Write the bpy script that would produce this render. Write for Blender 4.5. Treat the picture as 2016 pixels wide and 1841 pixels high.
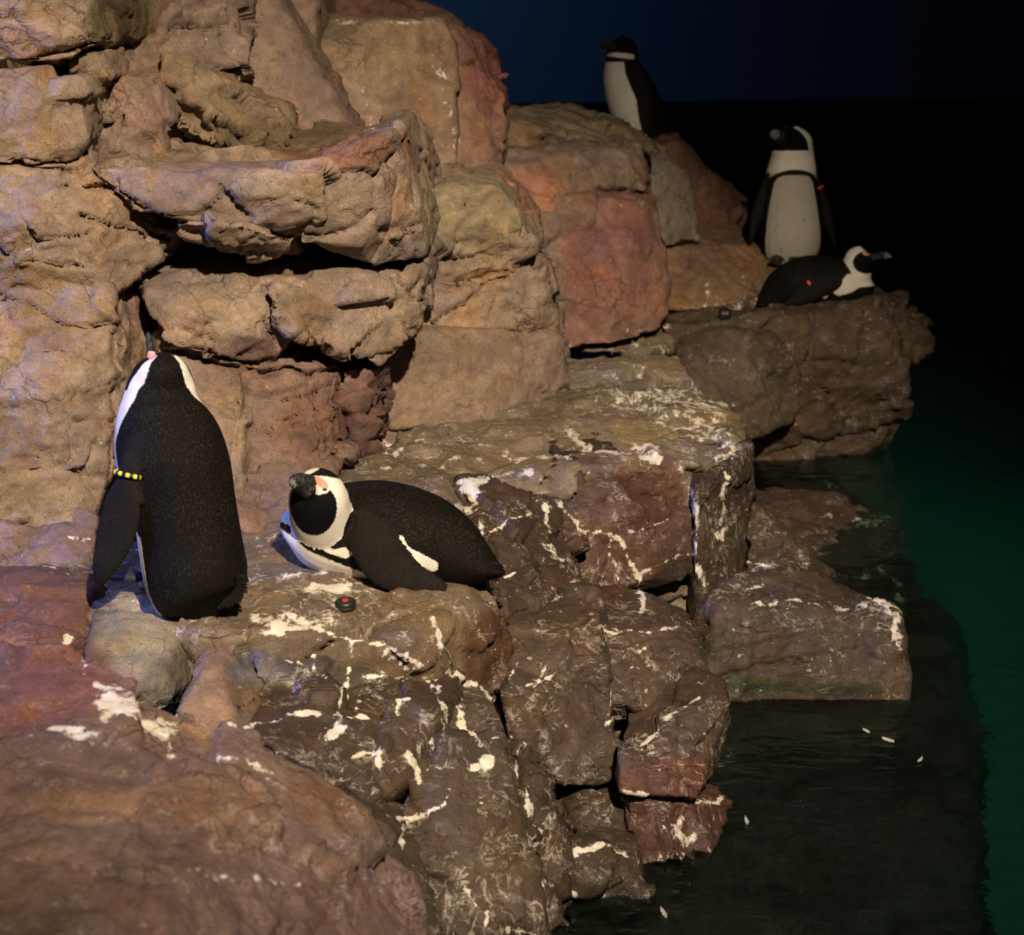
import bpy, bmesh, math
import numpy as np
from mathutils import Vector, Matrix

for o in list(bpy.data.objects):
    bpy.data.objects.remove(o)
scene = bpy.context.scene
COL = scene.collection

# ------------------------------------------------------------------ camera
F = 2800.0; PITCH = math.radians(18.0); CAMZ = 1.73      # water surface is z = 0
cd = bpy.data.cameras.new('camera'); cam = bpy.data.objects.new('camera', cd); COL.objects.link(cam)
cam.location = (0, 0, CAMZ); cam.rotation_euler = (math.pi / 2 - PITCH, 0, 0)
cd.sensor_width = 36.0; cd.lens = 36.0 * F / 2016.0; cd.clip_start = 0.05; cd.clip_end = 100
cd.dof.use_dof = True; cd.dof.focus_distance = 3.35; cd.dof.aperture_fstop = 4.0
scene.camera = cam

# ------------------------------------------------------------------ world, lights, exposure
wd = bpy.data.worlds.new('world'); scene.world = wd; wd.use_nodes = True
wd.node_tree.nodes['Background'].inputs[0].default_value = (0.0012, 0.0014, 0.0022, 1)
wd.node_tree.nodes['Background'].inputs[1].default_value = 1.0
scene.view_settings.view_transform = 'Standard'; scene.view_settings.look = 'None'
scene.view_settings.exposure = 0.0; scene.view_settings.gamma = 1.0
scene.view_settings.use_curve_mapping = False

def aim(o, tgt):
    d = Vector(tgt) - Vector(o.location)
    o.rotation_euler = d.to_track_quat('-Z', 'Y').to_euler()

def lamp(name, kind, loc, tgt, energy, col, size=0.2, angle=60, blend=0.5):
    l = bpy.data.lights.new(name, kind); l.energy = energy; l.color = col
    if kind == 'SPOT':
        l.spot_size = math.radians(angle); l.spot_blend = blend; l.shadow_soft_size = size
    elif kind == 'AREA':
        l.size = size
    else:
        l.shadow_soft_size = size
    o = bpy.data.objects.new(name, l); COL.objects.link(o); o.location = loc; aim(o, tgt)
    return o
lamp('ceiling_spotlight_offscreen', 'SPOT', (0.75, -0.5, 4.0), (-0.20, 3.60, 0.62), 2000, (1.0, 0.82, 0.63), 0.06, 52.5, 1.0)
lamp('blue_spotlight_left_offscreen', 'SPOT', (-3.4, 2.5, 2.2), (-0.6, 3.3, 0.7), 420, (0.16, 0.26, 1.0), 0.08, 60, 0.7)
lamp('blue_backdrop_spotlight_offscreen', 'SPOT', (-2.2, 10.0, 3.0), (-1.2, 13.4, 1.7), 75, (0.20, 0.42, 0.85), 0.3, 100, 1.0)
lamp('green_pool_light_right_offscreen', 'SPOT', (4.6, 5.2, -0.3), (1.6, 4.6, -0.95), 60, (0.02, 0.75, 0.40), 0.1, 70, 1.0)

# ------------------------------------------------------------------ pixel -> place helpers
SP, CP = math.sin(PITCH), math.cos(PITCH)
def ray(px, py):
    cx = (px - 1008.0) / F; cy = (920.5 - py) / F
    d = np.array([cx, CP + cy * SP, -SP + cy * CP])
    return d / d[1]
def W(px, py, Y):
    return np.array([0, 0, CAMZ]) + ray(px, py) * Y
def WZ(px, py, z):
    r = ray(px, py)
    return np.array([0, 0, CAMZ]) + r * ((z - CAMZ) / r[2])
def project(p):
    q = p - np.array([0, 0, CAMZ])
    dep = q[:, 1] * CP - q[:, 2] * SP
    u = 1008.0 + F * q[:, 0] / dep
    v = 920.5 - F * (q[:, 1] * SP + q[:, 2] * CP) / dep
    return u, v

# ------------------------------------------------------------------ numpy noise
def _h(ix, iy, iz, s):
    h = (ix.astype(np.uint32) * np.uint32(374761393) + iy.astype(np.uint32) * np.uint32(668265263)
         + iz.astype(np.uint32) * np.uint32(2147483647) + np.uint32(s * 974711 + 12345))
    h = (h ^ (h >> np.uint32(13))) * np.uint32(1274126177)
    h = (h ^ (h >> np.uint32(16))) * np.uint32(2246822519)
    return ((h ^ (h >> np.uint32(15))) & np.uint32(0xFFFFFF)).astype(np.float64) / float(0xFFFFFF)
def vnoise(p, s=0):
    i = np.floor(p).astype(np.int64); f = p - i; f = f * f * (3 - 2 * f)
    r = np.zeros(len(p))
    for a in (0, 1):
        for b in (0, 1):
            for c in (0, 1):
                w = (f[:, 0] if a else 1 - f[:, 0]) * (f[:, 1] if b else 1 - f[:, 1]) * (f[:, 2] if c else 1 - f[:, 2])
                r += w * _h(i[:, 0] + a, i[:, 1] + b, i[:, 2] + c, s)
    return r * 2 - 1
def fbm(p, oct=4, s=0):
    r = np.zeros(len(p)); a = 1.0; q = p.copy()
    for k in range(oct):
        r += a * vnoise(q, s + k); a *= 0.5; q = q * 2.03 + 7.1
    return r
def voro(p, s=0):
    i = np.floor(p).astype(np.int64); n = len(p)
    f1 = np.full(n, 9.0); f2 = np.full(n, 9.0); cid = np.zeros((n, 3), np.int64); cc = np.zeros((n, 3))
    for a in (-1, 0, 1):
        for b in (-1, 0, 1):
            for c in (-1, 0, 1):
                x, y, z = i[:, 0] + a, i[:, 1] + b, i[:, 2] + c
                q = np.stack([x + _h(x, y, z, s), y + _h(x, y, z, s + 1), z + _h(x, y, z, s + 2)], 1)
                d = ((q - p) ** 4).sum(1) ** 0.25
                m = d < f1
                f2 = np.where(m, f1, np.minimum(f2, d))
                f1 = np.where(m, d, f1)
                cid[m] = np.stack([x, y, z], 1)[m]; cc[m] = q[m]
    return f1, f2, cid, cc
def facet(p, s, A, G):
    f1, f2, c, cc = voro(p, s)
    r = [_h(c[:, 0], c[:, 1], c[:, 2], s + 10 + k) - 0.5 for k in range(4)]
    d = p - cc
    return A * r[0] + G * (r[1] * d[:, 0] + r[2] * d[:, 1] + r[3] * d[:, 2]), f2 - f1

# ------------------------------------------------------------------ mesh helpers
def np_mesh(me):
    n = len(me.vertices); co = np.empty(n * 3); me.vertices.foreach_get('co', co); return co.reshape(-1, 3)
def np_normals(me):
    n = len(me.vertices); co = np.empty(n * 3, np.float32); me.vertex_normals.foreach_get('vector', co); return co.reshape(-1, 3).astype(np.float64)
def np_edges(me):
    e = np.empty(len(me.edges) * 2, np.int32); me.edges.foreach_get('vertices', e); return e.reshape(-1, 2)
def smooth(co, e, it, lam=0.5):
    n = len(co); deg = np.bincount(e.ravel(), minlength=n).astype(float); deg[deg == 0] = 1
    for _ in range(it):
        acc = np.stack([np.bincount(e[:, 0], co[e[:, 1], k], n) + np.bincount(e[:, 1], co[e[:, 0], k], n) for k in range(3)], 1)
        co = co + lam * (acc / deg[:, None] - co)
    return co
def remesh(me, vox):
    ob = bpy.data.objects.new('tmp', me); COL.objects.link(ob)
    m = ob.modifiers.new('r', 'REMESH'); m.mode = 'VOXEL'; m.voxel_size = vox
    dg = bpy.context.evaluated_depsgraph_get()
    out = bpy.data.meshes.new_from_object(ob.evaluated_get(dg))
    bpy.data.objects.remove(ob); bpy.data.meshes.remove(me)
    return out
def attr(me, name, arr):
    arr = np.asarray(arr, np.float32)
    if arr.ndim == 1:
        a = me.attributes.new(name, 'FLOAT', 'POINT'); a.data.foreach_set('value', arr)
    else:
        a = me.attributes.new(name, 'FLOAT_VECTOR', 'POINT'); a.data.foreach_set('vector', arr.ravel())
def put(name, me, mat, parent=None, shade=True):
    co = np_mesh(me); c = (co.min(0) + co.max(0)) / 2; c[2] = co[:, 2].min()
    me.vertices.foreach_set('co', (co - c).ravel()); me.update()
    if shade:
        me.polygons.foreach_set('use_smooth', np.ones(len(me.polygons), bool))
    me.materials.clear(); me.materials.append(mat); me.name = name
    ob = bpy.data.objects.new(name, me); COL.objects.link(ob)
    if parent is not None:
        ob.parent = parent; ob.location = Vector(c) - parent.location
    else:
        ob.location = c
    return ob
def empty(name, loc, label, cat, kind=None, group=None):
    o = bpy.data.objects.new(name, None); COL.objects.link(o); o.location = loc; o.empty_display_size = 0.05
    o['label'] = label; o['category'] = cat
    if kind: o['kind'] = kind
    if group: o['group'] = group
    return o
def tag(o, label, cat, kind=None, group=None):
    o['label'] = label; o['category'] = cat
    if kind: o['kind'] = kind
    if group: o['group'] = group
    return o
def seg_dist(u, v, pl):
    d = np.full(len(u), 1e9)
    for (x0, y0), (x1, y1) in zip(pl[:-1], pl[1:]):
        dx, dy = x1 - x0, y1 - y0; L = dx * dx + dy * dy + 1e-9
        t = np.clip(((u - x0) * dx + (v - y0) * dy) / L, 0, 1)
        d = np.minimum(d, np.hypot(u - x0 - t * dx, v - y0 - t * dy))
    return d

# ------------------------------------------------------------------ materials
def nodes(name):
    m = bpy.data.materials.new(name); m.use_nodes = True; nt = m.node_tree
    b = nt.nodes['Principled BSDF']
    return m, nt, b
def N(nt, t, **kw):
    n = nt.nodes.new(t)
    for k, v in kw.items():
        if k.startswith('i_'):
            n.inputs[k[2:].replace('_', ' ')].default_value = v
        else:
            setattr(n, k, v)
    return n
def math_(nt, op, a, b=None, clamp=False):
    n = nt.nodes.new('ShaderNodeMath'); n.operation = op; n.use_clamp = clamp
    for i, x in enumerate((a, b)):
        if x is None: continue
        if isinstance(x, (int, float)): n.inputs[i].default_value = x
        else: nt.links.new(x, n.inputs[i])
    return n.outputs[0]
def rng(nt, x, a, b, c=0.0, d=1.0):
    n = nt.nodes.new('ShaderNodeMapRange'); n.clamp = True
    nt.links.new(x, n.inputs[0])
    for i, v in enumerate((a, b, c, d)): n.inputs[i + 1].default_value = v
    return n.outputs[0]
def mixc(nt, f, a, b, mode='MIX'):
    n = nt.nodes.new('ShaderNodeMix'); n.data_type = 'RGBA'; n.blend_type = mode
    for s, x in ((n.inputs[0], f), (n.inputs[6], a), (n.inputs[7], b)):
        if isinstance(x, (int, float)): s.default_value = x
        elif isinstance(x, tuple): s.default_value = (*x, 1) if len(x) == 3 else x
        else: nt.links.new(x, s)
    return n.outputs[2]
def noise(nt, vec, scale, detail=4, rough=0.55, dist=0.0):
    n = nt.nodes.new('ShaderNodeTexNoise'); n.inputs['Scale'].default_value = scale
    n.inputs['Detail'].default_value = detail; n.inputs['Roughness'].default_value = rough
    n.inputs['Distortion'].default_value = dist
    nt.links.new(vec, n.inputs['Vector']); return n.outputs['Fac']

def rock_material():
    m, nt, b = nodes('rock')
    geo = N(nt, 'ShaderNodeNewGeometry'); P = geo.outputs['Position']
    col = N(nt, 'ShaderNodeAttribute', attribute_name='col').outputs['Vector']
    gu = N(nt, 'ShaderNodeAttribute', attribute_name='gu').outputs['Fac']     # droppings laid down by hand
    gv = N(nt, 'ShaderNodeAttribute', attribute_name='gv').outputs['Fac']     # how veined with droppings the rock is
    wet = N(nt, 'ShaderNodeAttribute', attribute_name='wet').outputs['Fac']
    n1 = noise(nt, P, 5, 5, 0.6); n2 = noise(nt, P, 26, 5, 0.65); n3 = noise(nt, P, 330, 3, 0.7)
    k = math_(nt, 'MULTIPLY', rng(nt, n1, 0.3, 0.7, 0.72, 1.22), rng(nt, n2, 0.3, 0.72, 0.70, 1.25))
    k = math_(nt, 'MULTIPLY', k, rng(nt, n3, 0.3, 0.7, 0.6, 1.4))
    base = mixc(nt, 1.0, col, k, 'MULTIPLY')
    # ochre, rust and grey-violet mineral stains
    o1 = rng(nt, noise(nt, P, 4.1, 5, 0.65), 0.50, 0.66, 0, 0.75)
    base = mixc(nt, o1, base, mixc(nt, 1.0, base, (1.22, 1.0, 0.66), 'MULTIPLY'))
    mp0 = N(nt, 'ShaderNodeMapping'); mp0.inputs['Location'].default_value = (-7.3, 4.7, 2.1); nt.links.new(P, mp0.inputs[0])
    o0 = rng(nt, noise(nt, mp0.outputs[0], 6.0, 5, 0.65), 0.54, 0.70, 0, 0.7)
    base = mixc(nt, o0, base, mixc(nt, 1.0, base, (0.95, 0.70, 0.62), 'MULTIPLY'))
    pit = rng(nt, noise(nt, P, 95, 2, 0.5), 0.66, 0.72)
    base = mixc(nt, math_(nt, 'MULTIPLY', pit, 0.65), base, mixc(nt, 1.0, base, (0.3, 0.28, 0.26), 'MULTIPLY'))
    # hairline cracks
    wn = N(nt, 'ShaderNodeTexNoise'); wn.inputs['Scale'].default_value = 7; wn.inputs['Detail'].default_value = 5; nt.links.new(P, wn.inputs['Vector'])
    wv = N(nt, 'ShaderNodeVectorMath', operation='MULTIPLY_ADD'); nt.links.new(wn.outputs['Color'], wv.inputs[0]); wv.inputs[1].default_value = (.16, .16, .16); nt.links.new(P, wv.inputs[2])
    def hair(sc, wd):
        v = N(nt, 'ShaderNodeTexVoronoi', feature='DISTANCE_TO_EDGE'); v.inputs['Scale'].default_value = sc; nt.links.new(wv.outputs[0], v.inputs['Vector'])
        return rng(nt, v.outputs['Distance'], 0.0, wd, 1, 0)
    hm = rng(nt, noise(nt, mp0.outputs[0], 5.0, 3, 0.6), 0.50, 0.66)
    ck = math_(nt, 'MULTIPLY', math_(nt, 'MAXIMUM', hair(6.5, 0.020), math_(nt, 'MULTIPLY', hair(17, 0.035), 0.6)), hm)
    base = mixc(nt, math_(nt, 'MULTIPLY', ck, 0.8), base, mixc(nt, 1.0, base, (0.22, 0.19, 0.17), 'MULTIPLY'))
    mp = N(nt, 'ShaderNodeMapping'); mp.inputs['Location'].default_value = (3.3, 1.7, 9.1); nt.links.new(P, mp.inputs[0])
    o2 = rng(nt, noise(nt, mp.outputs[0], 4.3, 5, 0.65), 0.50, 0.66, 0, 0.8)
    base = mixc(nt, o2, base, mixc(nt, 1.0, base, (0.80, 0.84, 0.98), 'MULTIPLY'))
    # droppings: ragged edge on the laid-down strokes, fine veins elsewhere
    nn = noise(nt, P, 38, 5, 0.7)
    g1 = rng(nt, math_(nt, 'ADD', gu, math_(nt, 'MULTIPLY', math_(nt, 'SUBTRACT', nn, 0.5), 2.6)), 0.45, 0.68)
    mp2 = N(nt, 'ShaderNodeMapping'); mp2.inputs['Scale'].default_value = (1, 1, 0.55); nt.links.new(P, mp2.inputs[0])
    rn = noise(nt, mp2.outputs[0], 9, 5, 0.6, 1.2)
    rid = math_(nt, 'ABSOLUTE', math_(nt, 'SUBTRACT', rn, 0.5))
    ve = rng(nt, rid, 0.003, 0.022, 1, 0)
    msk = rng(nt, noise(nt, P, 4.5, 3, 0.6), 0.48, 0.62)
    g2 = math_(nt, 'MULTIPLY', math_(nt, 'MULTIPLY', ve, msk), math_(nt, 'MULTIPLY', gv, rng(nt, nn, 0.42, 0.6)))
    mp3 = N(nt, 'ShaderNodeMapping'); mp3.inputs['Scale'].default_value = (1, 1, 3.2); nt.links.new(P, mp3.inputs[0])
    rid2 = math_(nt, 'ABSOLUTE', math_(nt, 'SUBTRACT', noise(nt, mp3.outputs[0], 11, 6, 0.65, 0.8), 0.5))
    ve2 = math_(nt, 'MULTIPLY', rng(nt, rid2, 0.004, 0.02, 1, 0), rng(nt, noise(nt, P, 9, 3, 0.6), 0.5, 0.6))
    g2 = math_(nt, 'MAXIMUM', g2, math_(nt, 'MULTIPLY', ve2, math_(nt, 'MULTIPLY', gv, rng(nt, nn, 0.4, 0.6))))
    sp = rng(nt, noise(nt, P, 55, 2, 0.5), 0.70, 0.74)
    g3 = math_(nt, 'MULTIPLY', sp, math_(nt, 'MULTIPLY', gv, 0.7))
    g = math_(nt, 'MAXIMUM', g1, math_(nt, 'MAXIMUM', g2, g3), True)
    gcol = mixc(nt, rng(nt, n2, 0.4, 0.65), (0.62, 0.56, 0.42), (0.78, 0.75, 0.68))
    base = mixc(nt, math_(nt, 'MULTIPLY', g, 0.88), base, gcol)
    nt.links.new(base, b.inputs['Base Color'])
    r = math_(nt, 'SUBTRACT', rng(nt, n2, 0.3, 0.7, 0.95, 0.72), math_(nt, 'MULTIPLY', wet, 0.36))
    nt.links.new(r, b.inputs['Roughness'])
    b.inputs['Specular IOR Level'].default_value = 0.3
    h = math_(nt, 'ADD', math_(nt, 'MULTIPLY', noise(nt, P, 45, 5, 0.65), 0.75), math_(nt, 'MULTIPLY', noise(nt, P, 240, 2, 0.6), 0.24))
    vc = N(nt, 'ShaderNodeTexVoronoi', feature='F1', distance='CHEBYCHEV'); vc.inputs['Scale'].default_value = 26; nt.links.new(wv.outputs[0], vc.inputs['Vector'])
    h = math_(nt, 'ADD', h, math_(nt, 'MULTIPLY', vc.outputs['Distance'], rng(nt, n1, 0.42, 0.62, 0.1, 0.9)))
    h = math_(nt, 'SUBTRACT', h, math_(nt, 'MULTIPLY', ck, 0.5))
    bp = N(nt, 'ShaderNodeBump'); bp.inputs['Strength'].default_value = 0.7; bp.inputs['Distance'].default_value = 0.008
    nt.links.new(h, bp.inputs['Height']); nt.links.new(bp.outputs[0], b.inputs['Normal'])
    return m
ROCK = rock_material()

def plain(name, col, rough=0.6, spec=0.5):
    m, nt, b = nodes(name)
    b.inputs['Roughness'].default_value = rough; b.inputs['Specular IOR Level'].default_value = spec
    geo = N(nt, 'ShaderNodeNewGeometry')
    k = rng(nt, noise(nt, geo.outputs['Position'], 60, 4), 0.3, 0.7, 0.8, 1.15)
    nt.links.new(mixc(nt, 1.0, col, k, 'MULTIPLY'), b.inputs['Base Color'])
    return m

# ------------------------------------------------------------------ rock builder
PAINT = []     # (value, half width px, polyline)   droppings
PATCH = []     # (rgb, cx, cy, rx, ry, ymin, ymax)  mineral colours
CRACK = []     # (depth m, half width px, polyline)
RSEED = [0]

def rock(name, parent, pts, push=(0, 0.5, 0), vox=0.0098, col=(0.27, 0.19, 0.125), gv=0.0, wet=0.0,
         cell=0.20, amp=0.022, amp2=0.008, sm=2, taper=1.0, flat=0.6, grow=1.035, chops=9, chop_size=1.0, lump=1.0, label=None):
    """a solid boulder: hull of the corner points and of their copies pushed back into the cliff, then chipped"""
    RSEED[0] += 1; sd = RSEED[0]
    P = np.array([WZ(q[0], q[1], q[3]) if len(q) == 4 else W(*q) for q in pts])
    c = P.mean(0)
    P = c + (P - c) * grow
    B = c + (P - c) * taper + np.array(push)
    bm = bmesh.new()
    for v in np.vstack([P, B]): bm.verts.new(v)
    r = bmesh.ops.convex_hull(bm, input=bm.verts)
    bmesh.ops.delete(bm, geom=[g for g in set(r['geom_interior'] + r['geom_unused']) if isinstance(g, bmesh.types.BMVert)], context='VERTS')
    rnd = np.random.RandomState(sd * 7 + 1)
    ctr = Vector(P.mean(0) * .5 + B.mean(0) * .5)
    for k in range(chops):
        bm.verts.ensure_lookup_table()
        vt = bm.verts[rnd.randint(len(bm.verts))].co
        n = (vt - ctr).normalized(); n = (n + Vector(rnd.uniform(-.45, .45, 3))).normalized()
        far = max(v.co.dot(n) for v in bm.verts)
        pc = n * (far - rnd.uniform(.012, .045) * chop_size)
        bmesh.ops.bisect_plane(bm, geom=bm.verts[:] + bm.edges[:] + bm.faces[:], plane_co=pc, plane_no=n, clear_outer=True)
        r = bmesh.ops.convex_hull(bm, input=bm.verts)
        bmesh.ops.delete(bm, geom=[g for g in set(r['geom_interior'] + r['geom_unused']) if isinstance(g, bmesh.types.BMVert)], context='VERTS')
    bmesh.ops.recalc_face_normals(bm, faces=bm.faces)
    me = bpy.data.meshes.new(name); bm.to_mesh(me); bm.free()
    me = remesh(me, vox)
    co = np_mesh(me); e = np_edges(me)
    co = smooth(co, e, sm)
    me.vertices.foreach_set('co', co.ravel()); me.update()
    nr = np_normals(me)
    wv = co + 0.022 * np.stack([fbm(co * 6 + k * 9.3, 3, 50 + k) for k in range(3)], 1)
    s3 = np.array([1, 1, 1 / flat]) / cell
    d1, e1 = facet(wv * s3, sd * 31, amp * .9, amp * 2.4)
    d2, e2 = facet(wv * s3 * 3.1, sd * 31 + 7, amp2 * .9, amp2 * 2.2)
    d4, _ = facet(wv * s3 * np.array([7, 7, 9]), sd * 31 + 17, amp2 * .35, amp2 * .9)
    d2 = d2 * (0.35 + np.clip(vnoise(co * 5, 77) + .5, 0, 1)) + d4 * np.clip(vnoise(co * 6, 78) + .4, 0, 1)
    zz = co[:, 2] + .035 * fbm(co * 5, 3, 41); q1 = zz / .045; fr = q1 - np.floor(q1)
    d5 = (_h(np.floor(q1).astype(np.int64), np.floor(co[:, 0] * 3 + fbm(co * 3, 2, 43)).astype(np.int64), np.zeros(len(co), np.int64), 3) - .5) * .010 * np.clip(vnoise(co * 4, 44) * 1.6, 0, 1)
    d3 = d5 + fbm(co * 16, 4, 90) * (0.0024 * lump) + fbm(co * 4, 2, 33) * (0.005 * lump)
    gr = -np.exp(-(e1 / 0.03) ** 2) * 0.012 * np.clip(vnoise(co * 4, 71) * 2 - .3, 0, 1)
    co2 = co + nr * (d1 + d2 + d3 + gr)[:, None]
    u, v = project(co)
    vdir = co - np.array([0, 0, CAMZ]); vdir /= np.linalg.norm(vdir, axis=1)[:, None]
    facing = np.clip(-(nr * vdir).sum(1) * 2 - .2, 0, 1)
    dep = np.zeros(len(co)); shape = 6 * vnoise(co * 22, 5); shape2 = 6 * vnoise(co * 22, 6)
    for D, w, pl in CRACK:
        x0 = min(q[0] for q in pl) - 40; x1 = max(q[0] for q in pl) + 40
        if u.max() < x0 or u.min() > x1: continue
        d = seg_dist(u + shape, v + shape2, pl)
        dep = np.maximum(dep, facing * D * np.clip(1 - (d / w) ** 2, 0, 1))
    vd = co - np.array([0, 0, CAMZ]); vd /= np.linalg.norm(vd, axis=1)[:, None]
    co2 = co2 + vd * dep[:, None]
    me.vertices.foreach_set('co', co2.ravel()); me.update()
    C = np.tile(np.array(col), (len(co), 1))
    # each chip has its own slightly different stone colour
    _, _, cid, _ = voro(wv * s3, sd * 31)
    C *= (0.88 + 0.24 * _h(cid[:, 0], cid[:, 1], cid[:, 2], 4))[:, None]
    C[:, 2] *= 0.94 + 0.12 * _h(cid[:, 0], cid[:, 1], cid[:, 2], 5)
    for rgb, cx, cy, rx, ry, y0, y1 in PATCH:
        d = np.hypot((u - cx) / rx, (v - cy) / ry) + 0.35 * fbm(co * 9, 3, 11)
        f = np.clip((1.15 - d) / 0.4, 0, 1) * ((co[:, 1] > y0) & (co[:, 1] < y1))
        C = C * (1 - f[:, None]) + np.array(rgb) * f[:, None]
    G = np.zeros(len(co)); wob = 5 * fbm(co * 26, 4, 8); wob2 = 4 * fbm(co * 26, 4, 19); brk = np.clip(.45 + .9 * fbm(co * 20, 3, 61), 0, 1)
    for val, w, pl in PAINT:
        x0 = min(q[0] for q in pl) - 40; x1 = max(q[0] for q in pl) + 40
        if u.max() < x0 or u.min() > x1: continue
        d = seg_dist(u + wob, v + wob2, pl)
        G = np.maximum(G, val * np.clip(1.2 - d / (w * (.58 + .5 * brk)) * 0.75, 0, 1) * (.80 + .2 * brk))
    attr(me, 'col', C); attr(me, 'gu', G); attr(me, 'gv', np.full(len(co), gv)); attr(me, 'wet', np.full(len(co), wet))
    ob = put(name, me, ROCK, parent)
    if label: ob['label'] = label
    return ob
# ================================================================== the place
TAN = (0.245, 0.180, 0.125); TAN2 = (0.225, 0.160, 0.115); PINK = (0.175, 0.120, 0.092); BRN = (0.155, 0.103, 0.066)
DBR = (0.125, 0.080, 0.050); REDD = (0.145, 0.080, 0.061); RDB = (0.15, 0.080, 0.055); GRY = (0.20, 0.165, 0.12); OCH = (0.24, 0.15, 0.085)

CRACK += [
    (0.05, 7, [(0, 140), (60, 125), (110, 100), (160, 88), (200, 95)]),
    (0.03, 5, [(0, 318), (60, 322), (120, 318), (150, 325), (230, 318)]),
    (0.03, 4, [(120, 325), (122, 360), (135, 362)]),
    (0.05, 6, [(170, 365), (220, 372), (270, 400), (310, 425), (335, 445)]),
    (0.05, 5, [(160, 425), (200, 440), (260, 450), (330, 470)]),
    (0.03, 4, [(60, 478), (110, 465), (180, 460)]), (0.025, 3.5, [(0, 500), (90, 508), (160, 520), (300, 528)]),
    (0.06, 9, [(238, 570), (230, 640), (222, 700), (235, 760), (225, 860), (228, 960)]),
    (0.03, 4, [(0, 590), (60, 600), (120, 640), (220, 640)]), (0.02, 3, [(20, 700), (120, 690), (190, 720)]),
    (0.02, 3, [(0, 930), (90, 925), (220, 940)]),
    (0.05, 7, [(320, 690), (400, 700), (440, 715), (520, 735), (640, 735), (700, 715)]),
    (0.03, 4, [(250, 560), (300, 540), (330, 530)]), (0.03, 4, [(530, 560), (545, 590), (520, 640), (540, 680)]),
    (0.03, 5, [(590, 650), (610, 640), (600, 680), (640, 700), (700, 690)]), (0.025, 4, [(745, 545), (790, 570), (830, 600)]),
    (0.03, 4, [(660, 740), (655, 800), (665, 840)]), (0.02, 3, [(465, 760), (470, 840), (460, 900)]),
    (0.02, 3, [(520, 850), (560, 830), (600, 815), (660, 800)]), (0.03, 4, [(560, 785), (600, 780), (650, 760)]),
    (0.03, 4, [(330, 55), (400, 58), (460, 50)]), (0.02, 3, [(300, 60), (330, 130), (300, 180), (320, 240), (360, 262)]),
    (0.02, 3, [(640, 92), (720, 92), (800, 98), (850, 105)]), (0.02, 3, [(615, 40), (618, 160), (620, 270)]),
    (0.03, 4, [(560, 120), (460, 140), (480, 180), (560, 210)]),
    (0.02, 3, [(395, 365), (408, 420), (430, 430)]), (0.015, 3, [(690, 340), (740, 325), (780, 345)]),
    (0.05, 6, [(850, 575), (930, 560), (1000, 545), (1050, 515)]), (0.02, 3, [(830, 655), (950, 658), (1090, 650)]),
    (0.02, 3, [(860, 455), (900, 490), (920, 540)]), (0.02, 3, [(980, 440), (1000, 500)]),
    (0.07, 9, [(1175, 378), (1220, 380), (1265, 385)]), (0.03, 5, [(1070, 470), (1110, 520), (1130, 540)]),
    (0.03, 5, [(1090, 580), (1130, 600), (1190, 610)]),
    (0.03, 4, [(470, 1395), (560, 1385), (680, 1385), (770, 1390)]), (0.02, 4, [(690, 1370), (730, 1355), (770, 1375)]),
    (0.02, 4, [(1200, 1100), (1180, 1160), (1200, 1190), (1290, 1195), (1360, 1160)]),
    (0.02, 4, [(1100, 1245), (1180, 1205)]), (0.02, 4, [(1140, 1510), (1180, 1520), (1215, 1515)]),
    (0.02, 5, [(100, 1590), (300, 1600), (480, 1590), (550, 1605), (560, 1640), (520, 1670)]),
    (0.015, 5, [(180, 1700), (330, 1690), (340, 1760)]), (0.015, 4, [(350, 1730), (600, 1728)]),
    (0.03, 5, [(1560, 660), (1590, 710), (1640, 712)]), (0.02, 4, [(1600, 600), (1600, 700)]),
    (0.02, 4, [(1420, 1330), (1560, 1300), (1600, 1310)]), (0.02, 4, [(1370, 930), (1385, 1000), (1370, 1150)]),
]
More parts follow.
